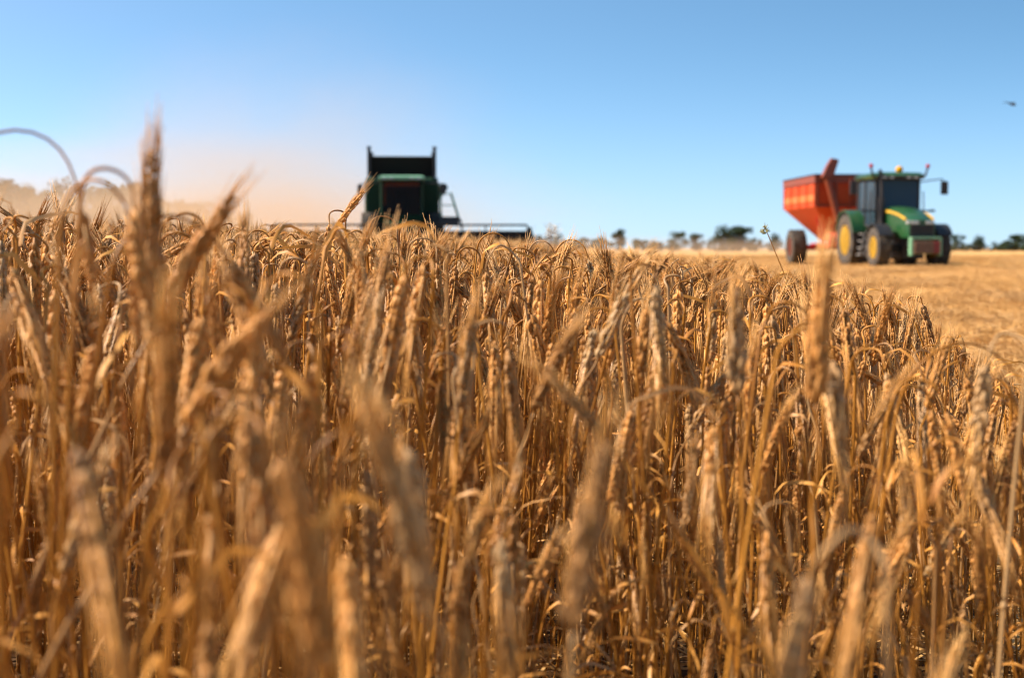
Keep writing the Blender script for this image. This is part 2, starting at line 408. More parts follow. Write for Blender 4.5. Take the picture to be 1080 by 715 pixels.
def apex_world(i, s):
    M = (Euler((STX[i], STY[i], SROT[i])).to_matrix()) @ (VARS[SV[i]].apex * s); return M
for i in range(NS):
    for _ in range(4):
        a = apex_world(i, SS[i]); p = np.array([SX[i] + a.x, SY[i] + a.y, SZ[i] + a.z])
        if p[1] < 0.2: break
        px, py = project(p); lim = np.interp(px, *LIM) + 6 - LOFF[i]
        if py >= lim: break
        SS[i] -= max(0.004, (lim - py) * p[1] / FPX / H0 * 1.05)
tips = []
for i in range(NS):
    a = apex_world(i, SS[i]); tips.append((SX[i] + a.x, SY[i] + a.y, SZ[i] + a.z))
tips = np.array(tips)
KEEP = (tips[:, 1] > 0.50) & (SS > 0.30) & (SY > 0.34)
# thin a clear window right in front of the lens so that single plants do not fill the picture
KEEP &= ~((tips[:, 1] < 0.85) & (tips[:, 0] / tips[:, 1] > -0.17) & (sr_.random(NS) < 0.5))
_px, _py = project(tips); KEEP &= ~((tips[:, 1] < 1.1) & (_px > 430) & (_px < 700) & (_py < 420))
KEEP &= ~((tips[:, 1] < 1.35) & (tips[:, 0] / tips[:, 1] > 0.0) & (sr_.random(NS) < 0.5))
KEEP &= ~((tips[:, 1] < 0.62) & (np.abs(tips[:, 0]) < 0.5) & (sr_.random(NS) < 0.45))

CHOSEN = [
#CHOSEN_BEGIN
0, 1, 5, 13, 15, 26, 28, 57, 66, 80, 83, 89, 97, 103, 105, 111, 112, 122, 125, 127,
129, 131, 162, 172, 180, 181, 182, 185, 187, 190, 195, 196, 197, 199, 200, 202, 212, 222, 223, 226,
228, 232, 233, 235, 236, 237, 238, 240, 241, 247, 250, 251, 253, 256, 260, 262, 267, 269, 271, 272,
273, 275, 276, 278, 279, 281, 284, 295, 299, 300, 301, 303, 306, 309, 312, 315, 316, 321, 335, 339,
341, 343, 344, 346, 347, 348, 350, 353, 357, 359, 362, 366, 367, 371, 373, 388, 395, 400, 403, 404,
406, 409, 414, 416, 417, 419, 420, 422, 423, 424, 427, 431, 432, 433, 434, 437, 438, 445, 451, 453,
456, 462, 464, 468, 473, 474, 478, 479, 487, 491, 493, 501, 503, 505, 506, 508, 509, 513, 514, 519,
531, 532, 534, 536, 537, 538, 540, 541, 548, 550, 551, 552, 553, 558, 563, 564, 571, 573, 575, 579,
580, 581, 584, 590, 592, 595, 597, 606, 608, 611, 617, 627, 636, 650, 684, 695, 701, 705, 707, 708,
718, 747, 750, 754, 760, 769, 786, 794, 797, 800, 820, 824, 842, 843, 852, 856, 869, 871, 873, 886,
889, 899, 901, 902, 912, 915, 953, 963, 978, 983, 998, 1051, 1060, 1062, 1067, 1069, 1084, 1100, 1114, 1119,
1123, 1128, 1129, 1134, 1139, 1140, 1145, 1148, 1152, 1154, 1158, 1160, 1171, 1172, 1182, 1407, 2327, 2491, 3364, 3558,
3861, 11301, 11309, 11324, 11344, 11351, 11369, 11376, 11405, 11414, 11431, 11490, 11503, 11549, 11618, 11625, 11680, 11722, 11727, 11728,
11742, 11753, 11757, 11762, 11780, 11786, 11797, 11805,
#CHOSEN_END
]
if not CHOSEN:
    inview = KEEP & (np.abs(SX) < 0.36 * SY + 0.03)
    CHOSEN = [int(i) for i in np.argsort(np.where(inview, SY, 1e9))[:270]]
CH = set(CHOSEN)

# stalks that stick out or show large in the picture: (px, py of the highest point, distance, nod, lean, turn, ear length, words)
HEROES = [
    (160, 158, 1.00, -2, 3, 0, 0.105, 'tall upright barley ear with pointed tip rising highest against the sky on the left', dict(awn=1.0, thick=1.5)),
    (14, 137, 1.05, 172, 2, 0, 0.060, 'grey arching barley stem curving over the skyline at the far left edge', dict(awn=0.2, neck=0.17)),
    (112, 178, 0.95, 178, 4, 0, 0.085, 'hooked barley ear hanging just left of the tallest pointed ear', dict(awn=0.3, neck=0.07, thick=1.1)),
    (96, 190, 0.92, 168, 3, 15, 0.085, 'drooping barley ear on the skyline, hidden partly behind the hooked one', dict(awn=0.3, neck=0.075, thick=1.1)),
    (248, 208, 1.05, 30, 26, 0, 0.088, 'barley ear leaning right with its tip in the tan dust, left of the combine', dict(awn=0.4, thick=1.45)),
    (182, 228, 1.0, 150, 10, 0, 0.080, 'bent barley ear with a bright glint below the tallest pointed ear', dict(awn=0.3, thick=1.15)),
    (874, 278, 1.0, 0, 4, 0, 0.100, 'large blurred upright barley ear in front of the red cart wheel frame', dict(awn=1.0, thick=1.45)),
    (778, 303, 1.15, -4, 1, 0, 0.088, 'blurred upright barley ear standing just left of the biggest right-hand ear', dict(awn=0.4, thick=1.4)),
    (1065, 352, 1.15, 174, -4, 180, 0.085, 'dark blurred barley ear hanging at the right edge over the stubble', dict(awn=0.25, neck=0.07, thick=1.15)),
    (965, 312, 2.25, 163, -22, 0, 0.070, 'long thin leaning barley stem with a small drooping ear under the tractor', dict(awn=0.5, neck=0.05)),
    (383, 202, 2.1, 34, 22, 0, 0.070, 'slanting barley ear reaching up beside the green combine harvester', dict(awn=0.5)),
    (356, 222, 2.2, 176, 2, 180, 0.085, 'dark barley ear hanging straight down just left of the combine', dict(awn=0.7, neck=0.06)),
    (404, 228, 2.2, 174, 4, 180, 0.085, 'barley stem arching in front of the left side of the combine', dict(awn=0.7, neck=0.09)),
    (432, 234, 2.3, 176, 2, 0, 0.080, 'barley stem looping below the combine cab window', dict(awn=0.8, neck=0.07)),
    (452, 236, 2.4, 170, 2, 180, 0.080, 'barley stem looping below the right side of the combine cab', dict(awn=0.8, neck=0.06)),
    (520, 246, 2.4, 172, 5, 0, 0.080, 'barley ear hanging from a long arch under the right end of the header', dict(awn=0.9, neck=0.11)),
    (570, 254, 2.6, 168, 6, 0, 0.085, 'arched barley stem just right of the header end with a drooping ear', dict(awn=0.9, neck=0.09)),
    (604, 253, 2.6, 170, 20, 0, 0.095, 'long heavy barley ear hanging from a wide arch, right of the header end', dict(awn=1.0, neck=0.10, thick=1.1)),
    (556, 258, 2.7, 3, 0, 0, 0.075, 'upright dark barley ear poking up beside the arched pair right of the header', dict(awn=0.5)),
    (284, 325, 0.80, 34, 30, 0, 0.085, 'thick blurred barley ear leaning right, crossing the left foreground', dict(awn=0.3, thick=1.25)),
    (252, 440, 0.66, 168, 6, 0, 0.085, 'very blurred pale barley ear hanging in the left foreground', dict(awn=0.2, neck=0.06, thick=1.2)),
    (300, 478, 0.52, 6, 6, 180, 0.085, 'closest and palest barley ear, upright blur at the bottom left of centre', dict(awn=0.2, thick=1.2)),
    (395, 428, 0.72, 174, 4, 0, 0.085, 'dark blurred barley ear hanging in the foreground under the combine', dict(awn=0.2, neck=0.06, thick=1.2)),
    (640, 470, 0.62, 6, -3, 0, 0.085, 'blurred upright barley ear low in the centre foreground', dict(awn=0.25, thick=1.15)),
    (898, 560, 0.62, 170, 2, 180, 0.080, 'dark blurred barley ear hanging low in the right foreground', dict(awn=0.2, neck=0.06, thick=1.1)),
    (850, 345, 1.05, 172, 10, 0, 0.080, 'blurred bent barley ear just below the biggest right-hand ear', dict(awn=0.3, neck=0.07, thick=1.1)),
    (1010, 362, 1.3, 160, 8, 0, 0.080, 'barley stem making a wide blurred arch over the stubble at right', dict(awn=0.3, neck=0.20)),
    (965, 400, 1.25, 166, 6, 0, 0.080, 'blurred dark drooping barley ear below the tractor front wheels', dict(awn=0.4, neck=0.09)),
    (575, 395, 0.95, 40, 36, 180, 0.055, 'long barley stem slanting diagonally across the centre foreground', dict(awn=0.4, thick=0.85)),
    (470, 345, 1.6, 10, 12, 0, 0.085, 'upright barley ear half blurred in the centre, below the header', dict(awn=0.6, thick=1.1)),
]
hr = np.random.default_rng(77)
STALK_GROUP = 'barley stalks at the front of the crop'
n_stalk_things = 0
def stalk_thing(v, loc, rot, s, label):
    root = bpy.data.objects.new('barley_stalk', None); COL.objects.link(root); root.empty_display_size = 0.05
    root.location = loc; root.rotation_euler = rot; root.scale = (s, s, s)
    tag(root, label, 'barley stalk', STALK_GROUP)
    os_ = {}
    for k_ in v.mesh:
        o = bpy.data.objects.new(k_.rstrip('0123456789'), v.mesh[k_]); COL.objects.link(o); o.parent = os_['ear'] if k_ == 'awns' else root; os_[k_] = o
    return root
for px, py, Y, nod, lean, turn, el, words_, kw in HEROES:
    P = at(px, py, Y)
    v = make_variant(hr, nod, lean, H=P.z - float(ground(P.x, P.y)), ear_len=el, leaves=int(hr.integers(0, 2)), taper=0.72 if Y < 1.5 else 0.5, awn_len=0.5 if Y < 1.5 else 0.5 if nod < 60 else 0.9, **kw)
    az = R(turn) + hr.normal(0, 0.12)
    a = Euler((0, 0, az)).to_matrix() @ v.apex
    stalk_thing(v, (P.x - a.x, P.y - a.y, float(ground(P.x, P.y))), (0, 0, az), 1.0, words_)

# the labels of the other near stalks: posture, sharpness, place, then the order among look-alikes
def posture(i):
    v = VARS[SV[i]]; M = Euler((STX[i], STY[i], SROT[i])).to_matrix()
    d = M @ (v.tip - v.eb); ap = M @ v.apex; side = 'right' if d.x > 0 else 'left'
    if d.z > 0.045:
        return ('upright', '') if abs(d.x) < 0.018 else ('upright', 'leaning ' + side)
    if d.z < -0.045:
        return ('hanging', 'straight') if abs(d.x) < 0.016 else ('hanging', side)
    return ('bent', side)
def zone(px, py):
    c = ['far left', 'left of combine', 'below combine', 'below header end', 'in mid crop', 'left of cart', 'below cart', 'below tractor'][int(np.clip(px // 135, 0, 7))]
    r_ = 'at the skyline' if py < 300 else 'in upper crop' if py < 390 else 'half way down' if py < 490 else 'low down' if py < 600 else 'at bottom edge'
    return c, r_
ORD = ['first', 'second', 'third', 'fourth', 'fifth', 'sixth', 'seventh', 'eighth', 'ninth', 'tenth', 'eleventh', 'twelfth']
info = {}
for i in CHOSEN:
    px, py = project(tips[i]); px, py = float(px), float(py)
    p1, p2 = posture(i); c, r_ = zone(px, py)
    blur = 'very blurred' if SY[i] < 0.8 else 'blurred' if SY[i] < 1.4 else 'soft' if SY[i] < 2.0 else 'sharp'
    info.setdefault((blur, p1, p2, c, r_), []).append((px, i))
for (blur, p1, p2, c, r_), L in info.items():
    L.sort()
    for n_, (px, i) in enumerate(L):
        lab = ' '.join(f'{blur} barley ear {p1} {p2} {c}, {r_}'.split())
        if len(L) > 1: lab += f', {ORD[min(n_, 11)]} from left' if n_ else ', leftmost'
        stalk_thing(VARS[SV[i]], (SX[i], SY[i], SZ[i]), (STX[i], STY[i], SROT[i]), float(SS[i]), lab)

# the rest of the crop: one mass, planted on points
def gn_instances(name, coll, P, rot, scale, idx, label, cat):
    me = bpy.data.meshes.new(name); me.from_pydata([tuple(map(float, p)) for p in P], [], [])
    for nm, ty, data in (('rot', 'FLOAT_VECTOR', rot), ('size', 'FLOAT', scale), ('pick', 'INT', idx)):
        at_ = me.attributes.new(nm, ty, 'POINT'); at_.data.foreach_set('vector' if ty == 'FLOAT_VECTOR' else 'value', np.asarray(data, np.int32 if ty == 'INT' else np.float32).ravel())
    o = bpy.data.objects.new(name, me); COL.objects.link(o)
    tag(o, label, cat, kind='stuff')
    ng = bpy.data.node_groups.new(name, 'GeometryNodeTree')
    ng.interface.new_socket('Geometry', in_out='INPUT', socket_type='NodeSocketGeometry'); ng.interface.new_socket('Geometry', in_out='OUTPUT', socket_type='NodeSocketGeometry')
    N, L = ng.nodes, ng.links
    gi, go = N.new('NodeGroupInput'), N.new('NodeGroupOutput')
    ci = N.new('GeometryNodeCollectionInfo'); ci.inputs['Collection'].default_value = coll; ci.inputs['Separate Children'].default_value = True; ci.inputs['Reset Children'].default_value = True
    ip = N.new('GeometryNodeInstanceOnPoints'); ip.inputs['Pick Instance'].default_value = True
    def attr(nm, ty):
        a = N.new('GeometryNodeInputNamedAttribute'); a.data_type = ty; a.inputs['Name'].default_value = nm
        return next(s for s in a.outputs if s.enabled and s.name == 'Attribute')
    er = N.new('FunctionNodeEulerToRotation')
    L.new(attr('rot', 'FLOAT_VECTOR'), er.inputs[0]); L.new(er.outputs[0], ip.inputs['Rotation'])
    L.new(attr('size', 'FLOAT'), ip.inputs['Scale']); L.new(attr('pick', 'INT'), ip.inputs['Instance Index'])
    L.new(gi.outputs[0], ip.inputs['Points']); L.new(ci.outputs[0], ip.inputs['Instance']); L.new(ip.outputs[0], go.inputs[0])
    md = o.modifiers.new('plants', 'NODES'); md.node_group = ng
    return o
def coll_of(name, meshes):
    c = bpy.data.collections.new(name)
    for i, me in enumerate(meshes):
        o = bpy.data.objects.new(f'{name}_{i:03d}', me); c.objects.link(o)
    return c
near_coll = coll_of('barley_plant', [merged(v.parts).mesh('barley_plant', BARLEY, smooth=True) for v in VARS])
rest = np.array([i for i in range(NS) if KEEP[i] and i not in CH])
gn_instances('standing_barley', near_coll, np.stack([SX, SY, SZ], 1)[rest], np.stack([STX, STY, SROT], 1)[rest], SS[rest], SV[rest],
             'golden ripe barley crop standing in the middle distance behind the nearest ears', 'barley')

# low straw and dry leaves under the crop
def litter_patch(r, n, size, stub=True, hmin=0.05, hmax=0.13, lying=1.0):
    mb = MB()
    if stub:
        for _ in range(n):
            x = round(r.uniform(-size / 2, size / 2) / 0.125) * 0.125 + r.normal(0, 0.012); y = r.uniform(-size / 2, size / 2)
            h = r.uniform(hmin, hmax); t = r.normal(0, 0.16, 2)
            mb.tube([(x, y, -0.01), (x + t[0] * h, y + t[1] * h, h)], [0.0022, 0.0019], 3)
    for _ in range(int(n * lying)):
        x, y = r.uniform(-size / 2, size / 2, 2); a = r.uniform(0, 6.28); L = r.uniform(0.06, 0.30); z = abs(r.normal(0.015, 0.03)); tl = r.normal(0, 0.22)
        d = Vector((math.cos(a) * L, math.sin(a) * L, tl * L))
        p = Vector((x, y, z + 0.004))
        mb.tube([p, p + d * 0.5 + Vector((0, 0, r.normal(0, 0.012))), p + d], [0.002, 0.0022, 0.0018], 3)
    return mb
lr = np.random.default_rng(9)
stub_coll = coll_of('stubble_patch', [litter_patch(lr, 190, 1.0).mesh('stubble_patch', M_STUB) for _ in range(8)])
# stubble right of the crop
pts, rots, sc = [], [], []
y = 1.2
while y < 110:
    st = 0.9 if y < 30 else 1.0
    x = float(edge_x(y)) + 0.15 if y < 62 else -0.1 * y
    while x < 0.40 * y + 1.6:
        if y < 45 or lr.random() < 0.75:
            X, Y_ = x + lr.normal(0, 0.08), y + lr.normal(0, 0.08)
            pts.append((X, Y_, float(ground(X, Y_)))); rots.append((0, 0, lr.choice([0, math.pi]) + lr.normal(0.08, 0.03))); sc.append(lr.uniform(0.85, 1.15))
        x += st
    y += st
gn_instances('stubble', stub_coll, pts, rots, sc, lr.integers(0, 8, len(pts)), 'short cut golden stubble and loose straw on the harvested ground', 'stubble')
heap_coll = coll_of('straw_heap', [litter_patch(lr, 260, 1.2, stub=False, lying=1.6).mesh('straw_heap', M_STUB) for _ in range(4)])
pts = []
for (x0, y0_, x1, y1_, n_) in ((13.5, 40.0, 22.0, 36.5, 40), (17.5, 64, 34, 58, 60), (9.5, 26.0, 12.5, 24.5, 16), (4, 90, 40, 84, 60)):
    for k in range(n_):
        t_ = (k + lr.uniform(-0.4, 0.4)) / n_; x, y_ = x0 + (x1 - x0) * t_ + lr.normal(0, 0.2), y0_ + (y1_ - y0_) * t_ + lr.normal(0, 0.25)
        pts.append((x, y_, float(ground(x, y_)) + abs(lr.normal(0.04, 0.05))))
gn_instances('straw_windrow', heap_coll, pts, [(lr.normal(0, 0.08), lr.normal(0, 0.08), lr.uniform(0, 6.28)) for _ in pts], lr.uniform(0.8, 1.3, len(pts)), lr.integers(0, 4, len(pts)), 'rows of loose pale straw left lying across the harvested field', 'straw')
floor_coll = coll_of('straw_litter', [litter_patch(lr, 70, 0.6, stub=False, lying=1.3).mesh('straw_litter', M_STUB) for _ in range(5)])
pts = [(x, y_, float(ground(x, y_))) for y_ in np.arange(0.3, 6, 0.5) for x in np.arange(-0.37 * y_ - 0.6, float(edge_x(y_)), 0.5)]
gn_instances('straw_litter', floor_coll, pts, [(0, 0, lr.uniform(0, 6.28)) for _ in pts], [1.0] * len(pts), lr.integers(0, 5, len(pts)),
             'loose fallen straw lying on the soil among the barley stems', 'straw')

# far crop, out to the combine
def clump(r, n, size):
    mb = MB()
    for _ in range(n):
        up = r.random() < 0.35
        nod = r.uniform(5, 40) if up else r.uniform(130, 180)
        parts, *_r = stalk_geo(r, nod, r.uniform(-5, 12), H=H0 * r.uniform(0.82, 1.04), lod=2, leaves=int(r.random() < 0.5), thick=1.15)
        M = Matrix.Translation((*r.uniform(-size / 2, size / 2, 2), 0)) @ Matrix.Rotation(r.uniform(0, 6.28), 4, 'Z')
        g = merged(parts); o = len(mb.v)
        mb.v += [tuple(M @ Vector(p)) for p in g.v]; mb.f += [tuple(i + o for i in f) for f in g.f]; mb.m += g.m
    return mb
fr = np.random.default_rng(31)
far_coll = coll_of('barley_clump', [clump(fr, 85, 0.7).mesh('barley_clump', BARLEY, smooth=True) for _ in range(6)])
pts = []
y = 11.5
while y < 76:
    x = -0.40 * y - 1
    while x < float(edge_x(y)) - 0.2:
        if not (y > 55.3 and x > -12.3):
            pts.append((x + fr.normal(0, 0.12), y + fr.normal(0, 0.12), 0))
        x += 0.6
    y += 0.6 if y < 40 else 0.75
pts = np.array(pts); pts[:, 2] = ground(pts[:, 0], pts[:, 1])
uu = pts[:, 0] / pts[:, 1]
gn_instances('far_barley', far_coll, pts, [(0, 0, fr.uniform(0, 6.28)) for _ in pts], np.interp(uu, [-0.36, -0.05, 0.1], [1.02, 0.98, 0.94]) * fr.uniform(0.95, 1.03, len(pts)), fr.integers(0, 6, len(pts)),
             'distant strip of uncut barley running up to the combine harvester', 'barley')

# ------------------------------------------------------------------ machine paints
GREEN = mat('green_paint', (0.004, 0.058, 0.015), 0.4, coat=0.15, dirt=(0.10, 0.13, 0.05), dirt_amt=0.25, scale=3)
DGREEN = mat('dark_shaded_green_paint', (0.003, 0.028, 0.010), 0.6, dirt=(0.024, 0.034, 0.014), dirt_amt=0.35, scale=3, spec=0.2)
MATTE = mat('matte_black', (0.010, 0.010, 0.010), 0.8, spec=0.1)
PALEG = mat('pale_green_paint', (0.16, 0.34, 0.20), 0.4, vary=0.3)
YELLOW = mat('yellow_paint', (0.66, 0.38, 0.015), 0.45, dirt=(0.34, 0.21, 0.05), dirt_amt=0.7, scale=5)
ORANGE = mat('orange_paint', (0.44, 0.042, 0.005), 0.65, spec=0.25, dirt=(0.36, 0.09, 0.02), dirt_amt=0.4, scale=2.5)
DORANGE = mat('rusty_orange_paint', (0.20, 0.032, 0.008), 0.5, dirt=(0.13, 0.04, 0.015), dirt_amt=0.6, scale=3)
LORANGE = mat('amber_paint', (0.58, 0.14, 0.008), 0.4, vary=0.2)
RED = mat('red_paint', (0.55, 0.020, 0.025), 0.4, vary=0.3)
RUBBER = mat('tyre_rubber', (0.022, 0.021, 0.020), 0.85, dirt=(0.16, 0.115, 0.07), dirt_amt=0.55, scale=4)
BLACK = mat('black_plastic', (0.014, 0.014, 0.015), 0.55, vary=0.4)
STEEL = mat('dark_steel', (0.055, 0.052, 0.05), 0.5, metal=0.5, vary=0.4)
GREY = mat('cast_grey', (0.20, 0.19, 0.18), 0.55, vary=0.4)
WEIGHT = mat('brown_weight', (0.17, 0.10, 0.06), 0.6, vary=0.4)
CHROME = mat('lamp_glass', (0.42, 0.42, 0.40), 0.2, metal=0.2)
BEACON = mat('amber_lens', (0.60, 0.30, 0.008), 0.7, spec=0.2)
REDLENS = mat('red_lens', (0.34, 0.012, 0.012), 0.6, spec=0.2)
SEATM = mat('dark_cloth', (0.035, 0.035, 0.04), 0.9, vary=0.3)
def glass(name, col, trans=0.75, through=None):
    m = bpy.data.materials.new(name); m.use_nodes = True; nt = m.node_tree; b = nt.nodes['Principled BSDF']; out = nt.nodes['Material Output']
    b.inputs['Base Color'].default_value = (*col, 1); b.inputs['Roughness'].default_value = 0.05
    t = nt.nodes.new('ShaderNodeBsdfTransparent'); t.inputs[0].default_value = (*(through or [0.10 + 0.55 * c for c in col]), 1)
    ms = nt.nodes.new('ShaderNodeMixShader'); ms.inputs[0].default_value = trans
    nt.links.new(b.outputs[0], ms.inputs[1]); nt.links.new(t.outputs[0], ms.inputs[2]); nt.links.new(ms.outputs[0], out.inputs[0]); return m
GLASS = glass('tinted_glass', (0.05, 0.09, 0.13), 0.5)
GLASSB = glass('bright_side_glass', (0.10, 0.42, 0.50), 0.55)
GLASSW = glass('amber_tinted_glass', (0.03, 0.02, 0.012), 0.85, (0.75, 0.55, 0.38))
LINING = mat('brown_cab_lining', (0.075, 0.042, 0.025), 0.8, vary=0.3)

def wheel(parent, x, y, dia, width, tyre_m, rim_m, rim_r=0.55, face=-1, lugs=22):
    """wheel > tyre, rim; the axle runs along x; face = side on which the dish shows"""
    Rr = dia / 2; c = (x, y, Rr); w = width / 2; rr = Rr * rim_r
    hub = MB(); hub.lathe_x([(face * w * 0.15, 0.0001), (face * w * 0.15, rr * 0.93), (face * w * 0.05, rr * 0.93), (face * w * 0.05, 0.0001)][::1], c, 28)
    hub.lathe_x([(face * w * 0.10, 0.0001), (face * w * 0.10, rr * 0.34), (face * w * 0.55, rr * 0.28), (face * w * 0.55, 0.0001)], c, 20)
    for k in range(10):
        a = 2 * math.pi * k / 10
        hub.lathe_x([(face * w * 0.15, 0.0001), (face * w * 0.15, 0.025), (face * w * 0.26, 0.025), (face * w * 0.26, 0.0001)], (x, y + rr * 0.6 * math.cos(a), Rr + rr * 0.6 * math.sin(a)), 6)
    h = hub.build('wheel', rim_m, parent, smooth='auto')
    t = MB()
    t.lathe_x([(-w * 0.80, rr), (-w * 0.98, rr + (Rr - rr) * 0.35), (-w * 0.96, rr + (Rr - rr) * 0.70), (-w * 0.80, Rr * 0.945), (0, Rr * 0.96), (w * 0.80, Rr * 0.945), (w * 0.96, rr + (Rr - rr) * 0.70), (w * 0.98, rr + (Rr - rr) * 0.35), (w * 0.80, rr)], c, 48)
    for k in range(lugs):
        for sd in (-1, 1):
            a = 2 * math.pi * (k + (0.5 if sd > 0 else 0)) / lugs
            M = Matrix.Translation(c) @ Matrix.Rotation(a, 4, 'X') @ Matrix.Translation((sd * w * 0.47, 0, Rr * 0.965)) @ Matrix.Rotation(sd * 0.75, 4, 'Z')
            hx, hy, hz = w * 0.56, Rr * 0.035, Rr * 0.038
            P = [M @ Vector((i * hx, j * hy * (1 if k2 < 0 else 0.7), k2 * hz)) for i in (-1, 1) for j in (-1, 1) for k2 in (-1, 1)]
            t.add(P, [(0, 1, 3, 2), (4, 6, 7, 5), (0, 4, 5, 1), (2, 3, 7, 6), (0, 2, 6, 4), (1, 5, 7, 3)])
    t.build('tyre', tyre_m, h, smooth='auto')
    r_ = MB(); r_.lathe_x([(-w * 0.84, rr * 1.02), (-w * 0.84, rr * 0.93), (-w * 0.3, rr * 0.90), (w * 0.3, rr * 0.90), (w * 0.84, rr * 0.93), (w * 0.84, rr * 1.02), (w * 0.5, rr * 0.99), (-w * 0.5, rr * 0.99), (-w * 0.84, rr * 1.02)], c, 36)
    r_.build('rim', rim_m, h, smooth='auto')
    return h
def arc_fender(x0, x1, yc, zc, r0, a0, a1, th=0.04, n=14):
    poly = [(yc + r0 * math.cos(R(a0 + (a1 - a0) * k / n)), zc + r0 * math.sin(R(a0 + (a1 - a0) * k / n))) for k in range(n + 1)]
    poly += [(yc + (r0 + th) * math.cos(R(a1 + (a0 - a1) * k / n)), zc + (r0 + th) * math.sin(R(a1 + (a0 - a1) * k / n))) for k in range(n + 1)]
    m = MB(); m.prism_x(poly, x0, x1); return m

# ------------------------------------------------------------------ tractor (its front is towards -y)
def make_tractor(loc, rotz):
    t = thing('tractor', 'green tractor with yellow wheels and black cab parked on the stubble at right', 'tractor', loc, rotz)
    c = MB(); c.box((0, 0.1, 0.66), (0.72, 4.2, 0.72)); c.box((0, 1.45, 0.95), (1.5, 0.34, 0.34)); c.box((0, -1.5, 0.64), (1.7, 0.24, 0.26)); c.box((0, -1.9, 0.85), (0.6, 0.9, 0.4))
    c.box((-0.62, 0.25, 0.85), (0.55, 1.1, 0.55)); c.box((0.62, 0.25, 0.85), (0.55, 1.1, 0.55))
    c.build('chassis', BLACK, t, bevel=0.03)
    wheel(t, -1.0, 1.45, 1.88, 0.56, RUBBER, YELLOW, 0.56, -1); wheel(t, 1.0, 1.45, 1.88, 0.56, RUBBER, YELLOW, 0.56, 1)
    wheel(t, -1.02, -1.5, 1.36, 0.48, RUBBER, YELLOW, 0.54, -1, 18); wheel(t, 1.02, -1.5, 1.36, 0.48, RUBBER, YELLOW, 0.54, 1, 18)
    for s in (-1, 1):
        arc_fender(s * 1.0 - 0.30, s * 1.0 + 0.30, 1.45, 0.94, 1.02, 20, 165, 0.05).build('rear_fender', GREEN, t, bevel=0.01)
        arc_fender(s * 1.02 - 0.25, s * 1.02 + 0.25, -1.5, 0.68, 0.76, 25, 150, 0.035).build('front_fender', BLACK, t, bevel=0.008)
    # hood: sections along y
    hd = MB()
    def sec(y, w, zb, zt, k=0.14):
        return [(-w, y, zb), (-w * 1.02, y, (zb + zt) / 2), (-w, y, zt - k), (-w * 0.72, y, zt - k * 0.25), (0, y, zt), (w * 0.72, y, zt - k * 0.25), (w, y, zt - k), (w * 1.02, y, (zb + zt) / 2), (w, y, zb)]
    hd.loft([sec(-0.35, 0.50, 1.05, 2.10), sec(-1.0, 0.50, 1.05, 2.06), sec(-1.8, 0.49, 1.02, 1.93), sec(-2.45, 0.46, 1.0, 1.72), sec(-2.72, 0.43, 1.0, 1.58, 0.10)])
    hd.build('hood', GREEN, t, smooth='auto')
    g = MB(); g.box((0, -2.735, 1.20), (0.76, 0.05, 0.42))
    for k in range(7): g.box((0, -2.77, 1.03 + 0.055 * k), (0.72, 0.03, 0.018))
    g.build('grille', BLACK, t)
    for s in (-1, 1):
        l = MB(); l.box((s * 0.25, -2.745, 1.49), (0.26, 0.05, 0.11)); l.build('headlight', CHROME, t, bevel=0.02)
        y_ = MB(); pts_ = [(-0.5, 1.97, 1.89), (-1.2, 1.92, 1.84), (-1.9, 1.81, 1.73), (-2.5, 1.64, 1.57)]
        V = []; F = []
        for (yy, za, zb) in pts_: 
            w_ = 0.525 if yy > -2 else 0.49
            V += [(s * w_, yy, za), (s * w_, yy, zb), (s * (w_ - 0.03), yy, zb), (s * (w_ - 0.03), yy, za)]
        for k in range(3):
            for q in range(4): F.append((k * 4 + q, k * 4 + (q + 1) % 4, (k + 1) * 4 + (q + 1) % 4, (k + 1) * 4 + q))
        F += [(0, 1, 2, 3), (12, 13, 14, 15)]
        y_.add(V, F); y_.build('side_stripe', YELLOW, t)
    em = MB(); em.box((-0.43, -2.62, 1.50), (0.10, 0.16, 0.12)); em.build('corner_emblem', CHROME, t, bevel=0.02)  # white emblem on the hood corner
    # front weights
    b = MB(); b.box((0, -3.02, 0.98), (1.02, 0.26, 0.08)); b.box((-0.48, -3.02, 0.68), (0.08, 0.26, 0.55)); b.box((0.48, -3.02, 0.68), (0.08, 0.26, 0.55)); b.box((0, -2.85, 0.62), (0.7, 0.2, 0.3))
    fw = b.build('weight_frame', PALEG, t, bevel=0.015)
    w = MB(); w2 = MB()
    for k in range(8): (w if k < 6 else w2).box((-0.385 + 0.11 * k, -3.06, 0.68), (0.095, 0.30, 0.40))
    w.build('weight_block', WEIGHT, fw, bevel=0.02); w2.build('weight_block', mat('faded_red_paint', (0.26, 0.045, 0.035), 0.6, vary=0.4), fw, bevel=0.02)
    # cab
    cb = MB()
    X, Yf, Yb, Z0, Z1 = 0.80, -0.42, 1.30, 1.30, 3.02
    def post(p, q, r_=0.045): cb.tube([p, q], r_, 8)
    for s in (-1, 1):
        post((s * 0.70, Yf, Z0), (s * 0.76, Yf + 0.05, Z1), 0.055); post((s * X, 0.55, Z0), (s * X, 0.55, Z1)); post((s * X, Yb, Z0 + 0.5), (s * X, Yb - 0.05, Z1), 0.06)
        post((s * X, Yf, Z0), (s * X, Yb, Z0 + 0.3)); post((s * 0.76, Yf, Z1), (s * X, Yb, Z1))
    post((-0.7, Yf, 1.95), (0.7, Yf, 1.95), 0.04); post((-0.76, Yf + 0.05, Z1), (0.76, Yf + 0.05, Z1), 0.05)
    cb.box((0, 0.45, 1.24), (1.5, 1.7, 0.14)); cb.box((0, -0.36, 1.62), (1.40, 0.06, 0.66)); cb.box((0, 1.27, 1.75), (1.5, 0.06, 0.85))
    cb.build('cab', BLACK, t, bevel=0.01)
